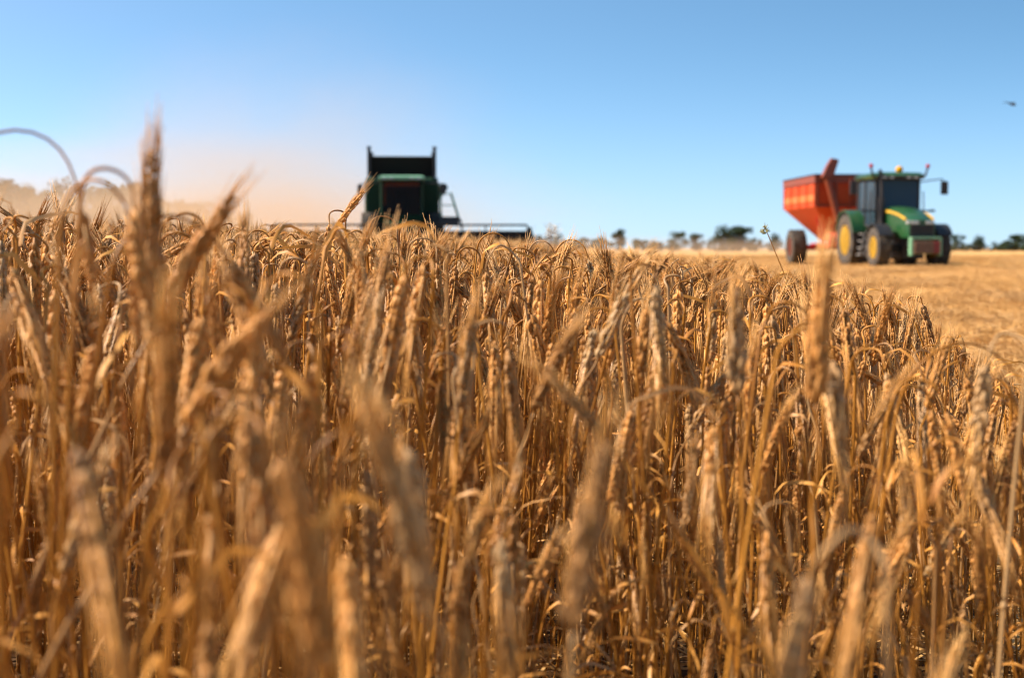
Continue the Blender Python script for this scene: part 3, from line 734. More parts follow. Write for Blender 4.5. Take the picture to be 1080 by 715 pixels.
    ws = MB(); ws.box((0, Yf + 0.02, 2.49), (1.42, 0.012, 1.04), (-0.045, 0, 0)); ws.build('windscreen', GLASS, t)
    for s in (-1, 1):
        d = MB(); d.box((s * 0.79, 0.05, 2.2), (0.012, 0.93, 1.55)); d.build('side_window', GLASSB if s > 0 else GLASS, t)
        d = MB(); d.box((s * 0.80, 0.92, 2.4), (0.012, 0.68, 1.2)); d.build('side_window', GLASS, t)
    bw = MB(); bw.box((0, 1.285, 2.6), (1.5, 0.012, 0.8)); bw.build('rear_window', GLASS, t)
    st = MB(); st.box((0, 0.65, 1.78), (0.5, 0.5, 0.14)); st.box((0, 0.92, 2.15), (0.48, 0.14, 0.75), (-0.12, 0, 0)); st.box((0, 0.95, 2.62), (0.28, 0.1, 0.18)); st.box((0, 0.6, 1.5), (0.3, 0.3, 0.4))
    st.build('seat', SEATM, t, bevel=0.04)
    sw = MB(); sw.tube([(0, -0.2, 1.6), (0, 0.02, 2.05)], 0.04); sw.tube([(0.2 * math.cos(a), 0.05 + 0.16 * math.sin(a), 2.08 + 0.1 * math.sin(a)) for a in np.linspace(0, 6.283, 17)], 0.018, 6); sw.build('steering_wheel', BLACK, t)
    rf = MB()
    def rs(z, x, y0, y1, k=0.15): return [(-x + k, y0, z), (x - k, y0, z), (x, y0 + k, z), (x, y1 - k, z), (x - k, y1, z), (-x + k, y1, z), (-x, y1 - k, z), (-x, y0 + k, z)]
    rf.loft([rs(3.03, 0.90, -0.62, 1.45), rs(3.14, 0.94, -0.64, 1.48), rs(3.24, 0.84, -0.50, 1.36), rs(3.27, 0.55, -0.2, 1.1)])
    roof = rf.build('roof', GREEN, t, smooth='auto')
    ft = MB(); ft.box((0, -0.645, 3.065), (1.66, 0.03, 0.075)); ft.build('light_bar', BLACK, roof)
    for x in (-0.55, -0.3, 0.3, 0.55):
        l = MB(); l.box((x, -0.668, 3.065), (0.15, 0.03, 0.055)); l.build('work_light', CHROME, roof, bevel=0.01)
    be = MB(); be.lathe_x([(0, 0.0001)], (0, 0, 0), 3) if False else None
    be.ball((0.12, -0.2, 3.36), (0.13, 0.13, 0.12)); be.box((0.12, -0.2, 3.265), (0.16, 0.16, 0.06)); be.build('beacon', BEACON, roof, smooth='auto')
    for s in (-1, 1):
        k = MB(); k.tube([(s * 0.92, -0.5, 3.1), (s * 1.0, -0.55, 3.42)], 0.035, 6); m_ = k.build('marker_stalk', BLACK, roof)
        q = MB(); q.ball((s * 1.0, -0.55, 3.46), 0.075); q.build('marker_lamp', REDLENS, m_, smooth='auto')
        k = MB(); k.tube([(s * 0.76, -0.40, 2.92), (s * 1.15, -0.50, 2.98), (s * 1.52, -0.52, 3.02)], 0.022, 6); m_ = k.build('mirror_arm', BLACK, t)
        q = MB(); q.box((s * 1.60, -0.54, 2.72), (0.24, 0.09, 0.46)); q.tube([(s * 1.54, -0.53, 3.03), (s * 1.58, -0.53, 2.9)], 0.02, 6); q.build('mirror', BLACK, m_, bevel=0.03)
        k = MB(); k.tube([(s * 0.76, -0.38, 1.95), (s * 1.22, -0.45, 1.93)], 0.03, 6); k.box((s * 1.22, -0.45, 1.94), (0.16, 0.1, 0.08)); k.build('turn_signal', BLACK, t)
    ex = MB(); ex.tube([(-0.62, -0.62, 1.2), (-0.64, -0.62, 2.4)], 0.10, 12); ex.tube([(-0.64, -0.62, 2.4), (-0.66, -0.62, 3.2), (-0.72, -0.6, 3.33)], 0.055, 10); ex.build('exhaust_pipe', STEEL, t, smooth='auto')
    sp = MB()
    for k in range(4): sp.box((-0.95 - 0.03 * k, 0.10, 1.15 - 0.24 * k), (0.30, 0.45, 0.04))
    sp.tube([(-0.82, -0.12, 1.25), (-1.08, -0.12, 0.40)], 0.025, 6); sp.tube([(-0.82, 0.33, 1.25), (-1.08, 0.33, 0.40)], 0.025, 6)
    sp.build('step_ladder', GREY, t)
    for s in (-1, 1):
        hr_ = MB(); hr_.tube([(s * 0.92, -0.35, 1.4), (s * 0.94, -0.38, 2.0), (s * 0.92, -0.38, 2.6)], 0.02, 6); hr_.build('grab_rail', STEEL, t)
    return t
TY = 49.5
tp = at(941, 281, TY); tg = float(ground(tp.x, TY))
TROT = R(5)
make_tractor((tp.x, TY, tg), TROT)

# ------------------------------------------------------------------ grain cart
def make_cart(loc, rotz):
    t = thing('grain_cart', 'orange grain cart with a tall auger spout hitched behind the green tractor', 'grain cart', loc, rotz)
    w, y0, y1 = 1.48, -2.5, 2.5
    hp = MB()
    def rect(z, x, a, b): return [(-x, a, z), (x, a, z), (x, b, z), (-x, b, z)]
    hp.loft([rect(0.92, 0.32, -0.7, 0.9), rect(2.22, w, y0, y1), rect(3.12, w, y0, y1)])
    body = hp.build('hopper', ORANGE, t, bevel=0.02)
    rm = MB()
    for s in (-1, 1):
        rm.box((s * (w + 0.0), 0, 3.26), (0.09, y1 - y0 + 0.1, 0.28)); rm.box((0, s * 2.5, 3.26), (2 * w - 0.1, 0.09, 0.28))
    rm.build('rim_board', DORANGE, body)
    ed = MB()
    for s in (-1, 1): ed.box((s * w, 0, 3.42), (0.12, y1 - y0 + 0.14, 0.05)); ed.box((0, s * 2.5, 3.42), (2 * w - 0.13, 0.12, 0.05))
    ed.build('rim_edge', BLACK, body)
    sp = MB()
    for s in (-1, 1): sp.box((s * (w + 0.006), 0, 2.56), (0.02, y1 - y0 - 0.2, 0.24))
    sp.build('side_stripe', LORANGE, body)
    for s in (-1, 1):
        for yy in (-2.46, -1.25, 0, 1.25, 2.46): rb = MB(); rb.box((s * (w + 0.03), yy, 2.67), (0.03, 0.06, 0.88)); rb.build('rib', ORANGE, body)
    for xx in (-1.42, -0.7, 0, 0.7, 1.42): rb = MB(); rb.box((xx, y0 - 0.03, 2.80), (0.07, 0.05, 1.0)); rb.build('rib', DORANGE, body)
    rb = MB(); rb.box((0, y0 - 0.03, 2.25), (2.9, 0.06, 0.08)); rb.build('rib', DORANGE, body)
    grn = MB(); gv = []
    n = 12
    for i in range(n + 1):
        for j in range(n + 1):
            u, v = i / n * 2 - 1, j / n * 2 - 1; gv.append((u * 1.42, v * 2.43, 2.95 + 0.35 * (1 - u * u) * (1 - v * v)))
    grn.add(gv, [(i * (n + 1) + j, (i + 1) * (n + 1) + j, (i + 1) * (n + 1) + j + 1, i * (n + 1) + j + 1) for i in range(n) for j in range(n)])
    grn.build('grain_load', M_EAR, t, smooth=True)
    au = MB(); au.tube([(-0.45, -2.72, 1.05), (-0.80, -2.74, 2.2), (-1.12, -2.76, 3.3)], 0.13, 12)
    a_ = au.build('auger', DORANGE, t, smooth='auto')
    s_ = MB(); s_.loft([[(-1.34, -2.95, 3.30), (-0.92, -2.95, 3.30), (-0.92, -2.58, 3.30), (-1.34, -2.58, 3.30)], [(-1.16, -2.92, 3.72), (-0.76, -2.92, 3.78), (-0.76, -2.62, 3.78), (-1.16, -2.62, 3.72)], [(-0.98, -2.9, 4.02), (-0.70, -2.9, 3.96), (-0.70, -2.64, 3.96), (-0.98, -2.64, 4.02)]])
    s_.build('spout', DORANGE, a_, bevel=0.02)
    fr_ = MB(); fr_.box((0, 0.1, 0.78), (0.9, 4.2, 0.16)); fr_.box((0, 1.2, 0.70), (2.3, 0.2, 0.2))
    fr_.tube([(-0.35, -1.8, 0.75), (-0.05, -4.3, 0.60)], 0.07, 8); fr_.tube([(0.35, -1.8, 0.75), (0.05, -4.3, 0.60)], 0.07, 8)
    fr_.tube([(-0.75, -1.0, 0.8), (-1.25, -1.5, 2.22)], 0.05, 8); fr_.tube([(0.75, -1.0, 0.8), (1.25, -1.5, 2.22)], 0.05, 8)
    fr_.build('frame', RED, t, bevel=0.015)
    gb = MB(); gb.lathe_x([(-0.3, 0.001), (-0.3, 0.24), (-0.05, 0.26), (0.0, 0.001)], (-0.45, -1.75, 1.0), 18); gb.box((-0.5, -1.6, 0.85), (0.4, 0.4, 0.35)); gb.build('gearbox_cover', RED, t, smooth='auto')
    wheel(t, -1.28, 1.2, 1.40, 0.62, RUBBER, DORANGE, 0.52, -1, 20); wheel(t, 1.28, 1.2, 1.40, 0.62, RUBBER, DORANGE, 0.52, 1, 20)
    lm = MB(); lm.ball((0.62, y0 - 0.13, 3.0), (0.09, 0.06, 0.09)); lm.box((0.62, y0 - 0.06, 3.0), (0.05, 0.08, 0.05)); lm.build('work_lamp', CHROME, t, smooth='auto')
    ld = MB()
    for s in (-1, 1): ld.tube([(0.0 + s * 0.2, y0 - 0.12, 1.7), (s * 0.2, y0 - 0.12, 3.3)], 0.022, 6)
    for k in range(6): ld.tube([(-0.2, y0 - 0.12, 1.8 + 0.28 * k), (0.2, y0 - 0.12, 1.8 + 0.28 * k)], 0.018, 6)
    ld.build('ladder', DORANGE, t)
    return t
CARTY = 56.5
cp = at(881, 278, CARTY); make_cart((cp.x, CARTY, float(ground(cp.x, CARTY))), R(2.5))

# ------------------------------------------------------------------ combine harvester
def make_combine(loc, rotz):
    t = thing('combine_harvester', 'green combine harvester with wide header coming head-on through the barley', 'combine harvester', loc, rotz)
    bd = MB()
    bd.prism_x([(0.0, 1.0), (0.0, 3.05), (0.6, 3.35), (4.8, 3.35), (6.0, 2.6), (6.2, 1.2), (4.5, 0.95)], -1.52, 1.52)
    body = bd.build('body', DGREEN, t, bevel=0.05)
    sp = MB()
    for s in (-1, 1):
        sp.box((s * 1.545, 1.2, 2.35), (0.05, 1.9, 1.5)); sp.box((s * 1.545, 3.4, 2.3), (0.05, 2.2, 1.5))
    sp.build('side_panel', GREEN, body, bevel=0.03)
    for s in (-1, 1):
        fp = MB(); fp.box((s * 1.17, -0.03, 2.25), (0.66, 0.06, 1.85)); fp.build('front_panel', DGREEN, body, bevel=0.03)  # front panels darker than the sides, their shade put into the paint
    ys = MB()
    for s in (-1, 1): ys.box((s * 1.575, 2.3, 2.85), (0.02, 4.0, 0.12))
    ys.build('side_stripe', YELLOW, body)
    cb = MB()
    X, Y0, Y1, Z0, Z1 = 0.83, -1.35, -0.05, 1.55, 3.10
    for s in (-1, 1):
        cb.tube([(s * X, Y0, Z0), (s * X, Y0 + 0.05, Z1)], 0.055, 8); cb.tube([(s * X, Y1, Z0), (s * X, Y1, Z1)], 0.05, 8)
        cb.tube([(s * X, Y0, Z0), (s * X, Y1, Z0)], 0.05, 8); cb.tube([(s * X, Y0, Z1), (s * X, Y1, Z1)], 0.05, 8)
    cb.tube([(-X, Y0, Z0), (X, Y0, Z0)], 0.06, 8); cb.box((0, (Y0 + Y1) / 2, Z0 - 0.10), (1.75, 1.3, 0.18)); cab = cb.build('cab', DGREEN, t)
    li = MB(); li.box((0, -0.09, 2.2), (1.6, 0.06, 1.5)); li.build('rear_lining', LINING, cab)
    g = MB(); g.box((0, Y0 + 0.02, 2.33), (1.58, 0.012, 1.48), (-0.03, 0, 0)); g.build('windscreen', GLASSW, t)
    for s in (-1, 1):
        g = MB(); g.box((s * 0.835, (Y0 + Y1) / 2, 2.33), (0.012, 1.2, 1.46)); g.build('side_window', GLASS, t)
    rf = MB(); rf.loft([[(-0.95, -1.6, 3.12), (0.95, -1.6, 3.12), (0.95, 0.02, 3.12), (-0.95, 0.02, 3.12)], [(-0.95, -1.6, 3.26), (0.95, -1.6, 3.26), (0.95, 0.02, 3.28), (-0.95, 0.02, 3.28)], [(-0.8, -1.4, 3.33), (0.8, -1.4, 3.33), (0.8, 0.0, 3.36), (-0.8, 0.0, 3.36)]])
    roof = rf.build('cab_roof', PALEG, t, bevel=0.02)
    for x in (-0.7, -0.42, 0.42, 0.7):
        l = MB(); l.box((x, -1.62, 3.19), (0.16, 0.04, 0.09)); l.build('work_light', CHROME, roof, bevel=0.01)
    vis = MB(); vis.box((0, -1.22, 2.95), (1.45, 0.04, 0.16)); vis.box((-0.70, -1.2, 2.5), (0.08, 0.06, 0.9)); vis.build('sun_blind', YELLOW, cab)
    st = MB(); st.box((0, -0.45, 1.95), (0.5, 0.5, 0.14)); st.box((0, -0.2, 2.35), (0.48, 0.12, 0.75)); st.box((0, -0.45, 1.72), (0.3, 0.3, 0.35)); st.build('seat', SEATM, cab, bevel=0.03)
    cs = MB(); cs.tube([(0, -1.2, 1.6), (0, -0.95, 2.15)], 0.05, 8); cs.tube([(0.19 * math.cos(a), -0.93 + 0.12 * math.sin(a), 2.17 + 0.08 * math.sin(a)) for a in np.linspace(0, 6.283, 17)], 0.018, 6); cs.build('steering_wheel', BLACK, cab)
    # grain tank with folded-up extensions
    gt = MB()
    def r4(z, x, a, b): return [(-x, a, z), (x, a, z), (x, b, z), (-x, b, z)]
    gt.loft([r4(3.36, 1.25, 0.35, 3.6), r4(4.22, 1.42, 0.15, 3.8)], caps=False)
    gt.loft([r4(3.36, 1.21, 0.39, 3.56), r4(4.22, 1.38, 0.19, 3.76)], caps=False)
    tank = gt.build('grain_tank', MATTE, t)
    rl = MB(); V4 = r4(4.23, 1.40, 0.17, 3.78)
    for k in range(4): rl.tube([V4[k], V4[(k + 1) % 4]], 0.035, 6)
    rl.build('tank_rail', STEEL, tank)
    for s in (-1, 1):
        for yy in (0.12, 3.82):
            p = MB(); p.box((s * 1.37, yy, 4.0), (0.15, 0.10, 1.3)); p.box((s * 1.37, yy, 4.66), (0.20, 0.12, 0.06)); p.build('corner_post', BLACK, tank, bevel=0.01)
    gr = MB(); gr.ball((0, 2, 3.75), (1.25, 1.6, 0.5), 20, 8); gr.build('grain_load', M_EAR, t, smooth=True)
    ua = MB(); ua.tube([(1.75, 0.6, 2.9), (1.75, 6.6, 3.05)], 0.19, 12); ua.tube([(1.4, 0.6, 2.4), (1.75, 0.6, 2.9)], 0.2, 12); ua.build('unloading_auger', DGREEN, t, smooth='auto')
    # wheels
    wheel(t, -1.35, -0.1, 1.75, 0.72, RUBBER, YELLOW, 0.52, -1); wheel(t, 1.35, -0.1, 1.75, 0.72, RUBBER, YELLOW, 0.52, 1)
    wheel(t, -1.25, 4.6, 1.15, 0.45, RUBBER, YELLOW, 0.5, -1, 18); wheel(t, 1.25, 4.6, 1.15, 0.45, RUBBER, YELLOW, 0.5, 1, 18)
    ax = MB(); ax.box((0, -0.1, 0.85), (2.2, 0.35, 0.35)); ax.box((0, 4.6, 0.62), (2.2, 0.2, 0.2)); ax.build('axle', STEEL, t)
    fh = MB(); fh.loft([[(-0.7, -0.2, 1.05), (0.7, -0.2, 1.05), (0.7, -0.2, 1.60), (-0.7, -0.2, 1.60)], [(-0.75, -2.5, 0.45), (0.75, -2.5, 0.45), (0.75, -2.5, 1.10), (-0.75, -2.5, 1.10)]]); fh.build('feeder_house', DGREEN, t)
    # ladder and platform on the image-right side
    pf = MB(); pf.box((1.95, -0.35, 1.52), (0.85, 1.2, 0.06)); pf.box((1.95, -0.92, 1.35), (0.85, 0.06, 0.34)); pf.build('platform', STEEL, t)
    rl = MB()
    rl.tube([(1.62, -0.9, 1.55), (1.62, -0.9, 2.55), (2.05, -0.9, 2.58), (2.35, -0.92, 1.55)], 0.032, 6)
    rl.tube([(1.62, 0.2, 1.55), (1.62, 0.2, 2.55), (2.05, 0.2, 2.58), (2.35, 0.2, 1.55)], 0.03, 6); rl.tube([(2.05, -0.9, 2.58), (2.05, 0.2, 2.58)], 0.025, 6); rl.tube([(1.62, -0.9, 2.05), (2.2, -0.9, 2.05)], 0.025, 6)
    rl.build('hand_rail', PALEG, t)
    la = MB()
    for s in (-0.2, 0.2): la.tube([(2.42, -0.4 + s, 1.5), (2.62, -0.4 + s, 0.4)], 0.03, 6)
    for k in range(5): la.box((2.44 + 0.04 * k, -0.4, 1.35 - 0.22 * k), (0.16, 0.4, 0.03))
    la.build('ladder', STEEL, t)
    for s in (-1, 1):
        m = MB(); m.tube([(s * 0.9, -1.45, 3.0), (s * 1.55, -1.6, 2.98), (s * 1.68, -1.6, 2.92)], 0.025, 6); a = m.build('mirror_arm', BLACK, t)
        q = MB(); q.box((s * 1.70, -1.62, 2.72), (0.20, 0.08, 0.40)); q.build('mirror', BLACK, a, bevel=0.03)
    # header
    HW = 5.15
    ho = MB(); z0 = 0.22
    ho.prism_x([(-2.5, z0 + 0.05), (-2.5, z0 + 0.48), (-2.62, z0 + 0.50), (-2.66, z0 + 0.40), (-3.0, z0 + 0.10), (-3.75, z0 + 0.02), (-3.75, z0 - 0.03), (-2.9, z0 - 0.02)], -HW, HW)
    h = ho.build('header', MATTE, t)
    for s in (-1, 1):
        e = MB(); e.prism_x([(-2.4, z0), (-2.4, z0 + 0.80), (-2.9, z0 + 0.85), (-3.9, z0 + 0.50), (-5.0, z0 + 0.05), (-5.0, z0), (-3.8, z0 - 0.05)], s * HW - 0.06, s * HW + 0.06); e.build('crop_divider', MATTE, h, bevel=0.01)
    au = MB(); au.tube([(-HW + 0.1, -2.98, z0 + 0.42), (HW - 0.1, -2.98, z0 + 0.42)], 0.19, 14); au.build('intake_auger', STEEL, h, smooth='auto')
    kn = MB(); kn.box((0, -3.82, z0), (2 * HW - 0.2, 0.10, 0.03))
    for k in range(70): kn.add([(-HW + 0.15 + k * 0.152, -3.86, z0), (-HW + 0.23 + k * 0.152, -3.86, z0), (-HW + 0.19 + k * 0.152, -4.0, z0)], [(0, 1, 2)])
    kn.build('cutter_bar', STEEL, h)
    re = MB(); yc, zc, rr = -3.45, z0 + 0.60, 0.32
    re.tube([(-HW + 0.15, yc, zc), (HW - 0.15, yc, zc)], 0.075, 8)
    for k in range(4):
        a = R(90 + 90 * k); y_, z_ = yc + rr * math.cos(a), zc + rr * math.sin(a)
        re.tube([(-HW + 0.15, y_, z_), (HW - 0.15, y_, z_)], 0.045, 6)
        for q in range(7): x = -HW + 0.15 + q * (2 * HW - 0.3) / 6; re.box((x, yc + rr / 2 * math.cos(a), zc + rr / 2 * math.sin(a)), (0.05, rr, 0.05), (a, 0, 0))
        for q in range(24): re.box((-HW + 0.3 + q * 0.44, y_ + 0.02, z_ - 0.08), (0.008, 0.008, 0.14))
    for s in (-1, 1): re.tube([(s * (HW - 0.08), -2.6, z0 + 0.5), (s * (HW - 0.08), yc, zc)], 0.05, 6)
    re.build('reel', MATTE, h)
    bm_ = MB(); bm_.box((0, -2.56, z0 + 0.56), (2 * HW + 0.1, 0.12, 0.12)); bm_.build('top_beam', MATTE, h)
    return t
CMY = 60.0
cpt = at(423, 265, CMY); CG = float(ground(cpt.x, CMY))
make_combine((cpt.x + 0.05, CMY, CG), R(4)).scale = (1, 1, 0.94)

# ------------------------------------------------------------------ trees
def leaf_mat(name, c):
    m = straw(name, c, tuple(q * 0.55 for q in c), 0.7, 0.4, 0.15, 0.2, (1, 1, 1), 0.0); return m
LEAF = leaf_mat('oak_leaf', (0.045, 0.070, 0.022)); LEAF2 = leaf_mat('dark_leaf', (0.026, 0.048, 0.018)); BARK = mat('bark', (0.09, 0.065, 0.045), 0.9, vary=0.4)
tr = np.random.default_rng(12)
def tree_mesh(r, h, w, n=2400, low=0.15):
    tk = MB(); tk.tube([(0, 0, -0.3), (0.02 * h, 0, 0.3 * h), (0, 0.02 * h, 0.6 * h), (-0.02 * h, 0, 0.85 * h)], [0.035 * h, 0.026 * h, 0.017 * h, 0.005 * h], 8)
    lobes = []
    for _ in range(22):
        a = r.uniform(0, 6.28); z = r.uniform(0.06, 0.86); k = math.sqrt(max(0.05, 1 - ((z - 0.36) / 0.62) ** 2))
        rad = r.uniform(0.1, 1.0) * w * 0.40 * k; lobes.append((Vector((rad * math.cos(a), rad * math.sin(a), z * h)), r.uniform(0.12, 0.20) * min(w, h)))
        tk.tube([(0, 0, z * h * 0.7), lobes[-1][0]], [0.010 * h, 0.003 * h], 5)
    cr = MB(); sz = 0.030 * max(h, w * 0.8)
    for _ in range(n):
        c, rr = lobes[r.integers(len(lobes))]; d = Vector(r.normal(0, 1, 3)).normalized()
        p = c + d * rr * r.uniform(0.55, 1.08); nrm_ = (d + Vector(r.normal(0, 0.6, 3))).normalized(); u = nrm_.orthogonal().normalized(); v = nrm_.cross(u); a = r.uniform(0, 6.28)
        u, v = u * math.cos(a) + v * math.sin(a), v * math.cos(a) - u * math.sin(a); s = sz * r.uniform(0.6, 1.4)
        cr.add([p - u * s, p - v * s * 0.7, p + u * s, p + v * s * 0.7], [(0, 1, 2, 3)])
    return tk, cr
TREES = []
for k, (h, w, low) in enumerate([(10, 9, 0.0), (9, 11, -0.05), (10, 7, 0.0), (6, 9, -0.06), (10, 10, -0.05), (5, 11, -0.08)]):
    tk, cr = tree_mesh(tr, h, w, low=low); TREES.append((h, tk.mesh('trunk', BARK, True), cr.mesh('crown', LEAF if k % 2 else LEAF2)))
def tree(px, top, wpx, Y, kind, label, group, base=None):
    X = (px - CX) / FPX * Y; g = float(ground(X, Y)) - 0.2
    ztop = at(px, top, Y).z; h, tm, cm = TREES[kind]; W = [9, 11, 7, 9, 10, 11][kind]
    sz = (ztop - g) / h; sx = wpx * 1.3 / FPX * Y / W
    t = thing('tree' if sz * h > 4.5 else 'bush', label, 'tree' if sz * h > 4.5 else 'bush', (X, Y, g), tr.uniform(0, 6.28), group)
    t.scale = (sx, sx, sz)
    for nm, me in (('trunk', tm), ('crown', cm)):
        o = bpy.data.objects.new(nm, me); COL.objects.link(o); o.parent = t
G1, G2, G3 = 'trees in the dust at far left', 'trees along the horizon behind the dust', 'trees on the horizon at the right'
for px, top, w, Y, kd, lab in [
    (-6, 188, 60, 170, 0, 'hazy tree at the extreme left edge of the wood'),
    (36, 195, 46, 178, 1, 'hazy rounded tree right of the far-left wood edge'),
    (68, 187, 44, 172, 4, 'tallest hazy tree behind the drooping hooked ears'),
    (102, 194, 50, 185, 1, 'hazy broad tree behind the hooked barley ears'),
    (140, 192, 42, 176, 0, 'hazy tree just behind the tallest pointed barley ear'),
    (172, 204, 44, 190, 3, 'lower hazy tree right of the tallest barley ear'),
    (206, 212, 46, 200, 1, 'hazy tree where the far-left wood begins to drop'),
    (18, 203, 44, 160, 3, 'low hazy bush under the far-left trees, near the edge'),
    (54, 206, 44, 160, 5, 'low hazy bush under the arching grey stem'),
    (86, 205, 44, 160, 3, 'low hazy bush behind the hooked barley ears'),
    (122, 207, 44, 162, 5, 'low hazy bush left of the tallest barley ear'),
    (158, 211, 46, 165, 3, 'low hazy bush right behind the tallest barley ear'),
    (243, 218, 46, 205, 3, 'last low hazy tree at the right end of the wood')]:
    tree(px, top, w * 1.35, Y, kd, lab, G1)
for px, top, w, Y, kd, lab in [
    (567, 246, 22, 380, 3, 'faint bush just right of the combine header'),
    (586, 247, 20, 400, 1, 'faint grey tree right of the bush beside the header'),
    (613, 249, 26, 420, 3, 'faint low bush left of the small dark round tree'),
    (632, 250, 24, 420, 5, 'second faint bush touching the small round tree from left'),
    (652, 241, 15, 390, 2, 'small dark round tree standing alone in the middle of the horizon'),
    (676, 252, 26, 430, 5, 'very low faint bush right of the round lone tree'),
    (714, 244, 24, 360, 1, 'grey rounded tree half way to the big dark tree'),
    (692, 254, 24, 430, 5, 'lowest faint bush before the grey rounded tree'),
    (552, 251, 20, 400, 5, 'faint low bush touching the end of the header'),
    (599, 253, 22, 420, 5, 'lowest faint bush between two grey trees right of the header'),
    (734, 246, 16, 360, 0, 'narrow grey tree just left of the big dark tree')]:
    tree(px, top, w, Y, kd, lab, G2)
for px, top, w, Y, kd, lab in [
    (762, 237, 34, 320, 4, 'big dark tree, left one of the clump near the cart'),
    (780, 238, 30, 322, 0, 'dark tree in the middle of the clump near the cart'),
    (795, 249, 18, 318, 3, 'low dark tree at the right end of the clump'),
    (816, 246, 20, 300, 4, 'round dark tree immediately left of the cart wheel'),
    (1007, 247, 22, 340, 1, 'dark tree touching the right side of the tractor'),
    (1019, 258, 18, 345, 5, 'lowest bush between two trees right of the tractor'),
    (1031, 248, 21, 335, 4, 'round dark tree standing alone right of the tractor'),
    (1046, 259, 18, 350, 5, 'lowest bush right of the lone round tree'),
    (996, 254, 14, 350, 3, 'bush half hidden by the tractor front wheel'),
    (1059, 252, 24, 350, 3, 'low dark tree left of the right-edge tree'),
    (1069, 247, 20, 345, 0, 'dark tree second from the right edge'),
    (1082, 247, 22, 340, 1, 'dark tree cut by the right edge of the picture')]:
    tree(px, top, w, Y, kd, lab, G3)
# low hedge line filling the foot of the horizon at the right
for k, px in enumerate([838, 862]):
    tree(px, 257 + k, 26, 345, 5, ['low bush seen under the cart hopper beside its wheel', 'low bush behind the gap between cart and tractor'][k], G3)

# ------------------------------------------------------------------ weed among the barley, bird
wp = at(806, 238, 3.3); wg = float(ground(wp.x, wp.y))
wd = thing('weed', 'thin weed with a pale seed head above the ears in front of the big tree', 'weed', (wp.x + 0.04, wp.y, wg))
m = MB(); hz = wp.z - wg; m.tube([(0, 0, -0.01), (0.012, 0, hz * 0.5), (0.02, 0, hz * 0.8), (-0.04, 0, hz)], [0.0018, 0.0016, 0.0014, 0.001], 6); m.build('stem', M_STEM, wd)
m = MB(); wr = np.random.default_rng(4)
for _ in range(34):
    p = Vector((-0.04, 0, hz - 0.012)) + Vector(wr.normal(0, 1, 3)) * 0.005; d = Vector(wr.normal(0, 1, 3)).normalized() + Vector((0, 0, 0.4)); m.tube([p, p + d * 0.008], [0.0016, 0.0004], 4)
m.build('seed_head', mat('seed_head', (0.36, 0.32, 0.11), 0.8, vary=0.3), wd)
wp = at(580, 240, 1.3); wg = float(ground(wp.x, wp.y)); hz = wp.z - wg
wd = thing('weed', 'blurred whitish seed head of a weed just right of the header end', 'weed', (wp.x, wp.y, wg))
m = MB(); m.tube([(0.02, 0, -0.01), (0.012, 0, hz * 0.5), (0, 0, hz)], [0.0008, 0.0007, 0.0005], 6); m.build('stem', M_STEM, wd)
m = MB()
for _ in range(22):
    p = Vector((0, 0, hz - 0.006)) + Vector(wr.normal(0, 1, 3)) * Vector((1, 1, 1)).length * 0.002; d = Vector(wr.normal(0, 1, 3)).normalized() + Vector((0, 0, 0.5)); m.tube([p, p + d * 0.008], [0.0008, 0.0002], 4)
m.build('seed_head', mat('fluffy_seed', (0.72, 0.66, 0.56), 0.9, vary=0.2), wd)

def make_bird():
    p = at(1066.5, 110, 42.0); m = MB()
    m.loft([[(x, w * math.cos(a), z + h * math.sin(a)) for a in np.linspace(0, 6.283, 9)[:-1]] for x, z, w, h in
            [(-0.22, 0.035, 0.004, 0.003), (-0.12, 0.02, 0.018, 0.008), (-0.06, 0.012, 0.03, 0.026), (0.02, 0.0, 0.042, 0.042), (0.08, -0.006, 0.034, 0.036), (0.115, -0.008, 0.026, 0.028), (0.14, -0.010, 0.018, 0.018), (0.165, -0.014, 0.003, 0.003)]])
    for s in (-1, 1):
        ch = [(0.05, 0.03, 0.012, 0.10), (0.06, 0.14, 0.045, 0.09), (0.01, 0.26, 0.04, 0.06), (-0.09, 0.36, 0.02, 0.012)]
        V = []; 
        for x, y, z, c in ch: V += [(x, s * y, z), (x - c, s * y, z - 0.002), (x - c * 0.5, s * y, z - 0.010)]
        F = []
        for k in range(3):
            for q in range(3): F.append((k * 3 + q, k * 3 + (q + 1) % 3, (k + 1) * 3 + (q + 1) % 3, (k + 1) * 3 + q))
        F += [(0, 1, 2), (9, 10, 11)]; m.add(V, F)
    o = m.build('bird', mat('dark_feather', (0.022, 0.022, 0.026), 0.6, vary=0.5, scale=20), smooth='auto')
    o.location = p; o.rotation_euler = (R(6), R(8), R(8)); tag(o, 'small dark bird gliding across the blue sky above the tractor', 'bird')
make_bird()

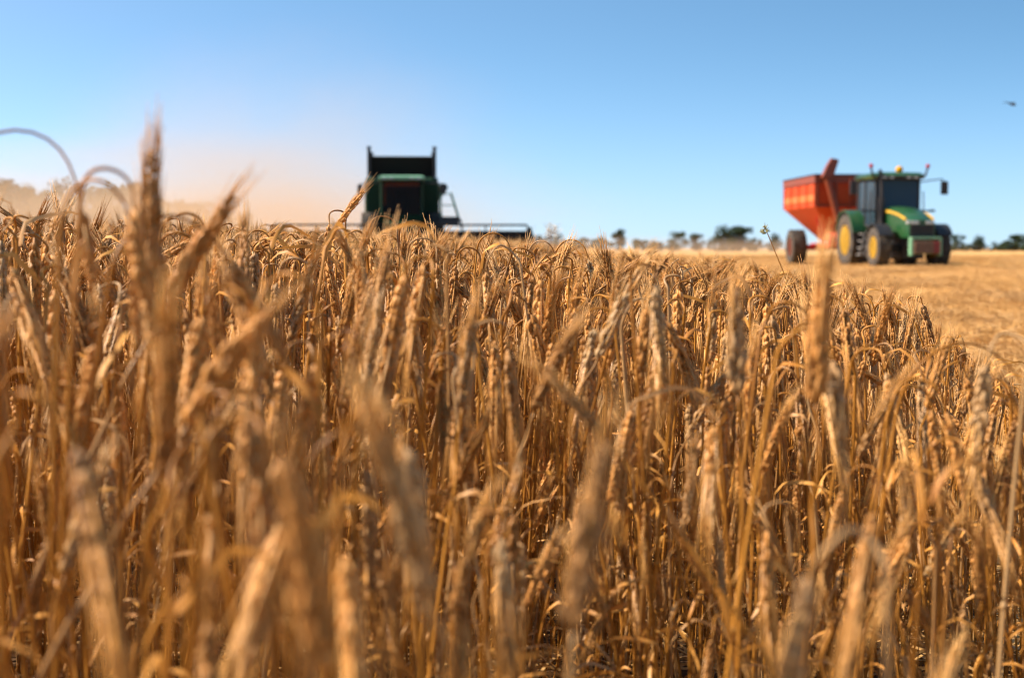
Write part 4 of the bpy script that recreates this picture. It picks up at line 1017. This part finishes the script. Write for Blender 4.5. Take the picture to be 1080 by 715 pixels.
# ------------------------------------------------------------------ dust raised by the harvest
def dust(name, c, size, dens, color, label, nscale=3.0, seed=0.0, lo=0.30, hi=0.75, power=1.4):
    m = bpy.data.materials.new(name); m.use_nodes = True; nt = m.node_tree; nt.nodes.clear(); L = nt.links
    out = nt.nodes.new('ShaderNodeOutputMaterial'); pv = nt.nodes.new('ShaderNodeVolumePrincipled')
    pv.inputs['Color'].default_value = (*color, 1); pv.inputs['Anisotropy'].default_value = 0.25
    t = nt.nodes.new('ShaderNodeTexCoord'); n = nt.nodes.new('ShaderNodeTexNoise'); n.inputs['Scale'].default_value = nscale; n.inputs['Detail'].default_value = 3
    mp = nt.nodes.new('ShaderNodeMapping'); mp.inputs['Location'].default_value = (seed, seed * 0.7, seed * 0.3)
    L.new(t.outputs['Object'], mp.inputs[0]); L.new(mp.outputs[0], n.inputs['Vector'])
    ln = nt.nodes.new('ShaderNodeVectorMath'); ln.operation = 'LENGTH'; L.new(t.outputs['Object'], ln.inputs[0])
    f = nt.nodes.new('ShaderNodeMapRange'); f.inputs['From Min'].default_value = 1.0; f.inputs['From Max'].default_value = 0.0; f.inputs['To Min'].default_value = 0.0; f.inputs['To Max'].default_value = 1.0
    L.new(ln.outputs['Value'], f.inputs['Value'])
    pw = nt.nodes.new('ShaderNodeMath'); pw.operation = 'POWER'; pw.inputs[1].default_value = power; L.new(f.outputs[0], pw.inputs[0])
    r = nt.nodes.new('ShaderNodeMapRange'); r.inputs['From Min'].default_value = lo; r.inputs['From Max'].default_value = hi; L.new(n.outputs['Fac'], r.inputs['Value'])
    m1 = nt.nodes.new('ShaderNodeMath'); m1.operation = 'MULTIPLY'; L.new(pw.outputs[0], m1.inputs[0]); L.new(r.outputs[0], m1.inputs[1])
    m2 = nt.nodes.new('ShaderNodeMath'); m2.operation = 'MULTIPLY'; m2.inputs[1].default_value = dens; L.new(m1.outputs[0], m2.inputs[0])
    L.new(m2.outputs[0], pv.inputs['Density']); L.new(pv.outputs[0], out.inputs['Volume'])
    mb = MB(); mb.ball((0, 0, 0), 1.0, 24, 12); o = mb.build(name, m)
    o.location = c; o.scale = size; tag(o, label, 'dust', kind='stuff')
DC = (0.72, 0.56, 0.40)
dust('dust_cloud', (-25, 92, 2.4), (36, 24, 6.4), 0.13, DC, 'tan dust drifting low over the field left of the combine', 2.2, 1.3)
dust('dust_cloud', (-13, 84, 4.5), (17, 12, 10.5), 0.10, DC, 'thin dust plume rising behind the left side of the combine', 1.8, 4.1)
dust('dust_cloud', (-13, 72, 1.8), (15, 7, 2.6), 0.16, (0.78, 0.54, 0.33), 'dense tan dust hugging the ground behind the left half of the header', 2.4, 2.6)
dust('dust_cloud', (16, 170, 0.2), (46, 30, 2.4), 0.06, DC, 'low dust band along the horizon left of the cart', 2.5, 7.7)
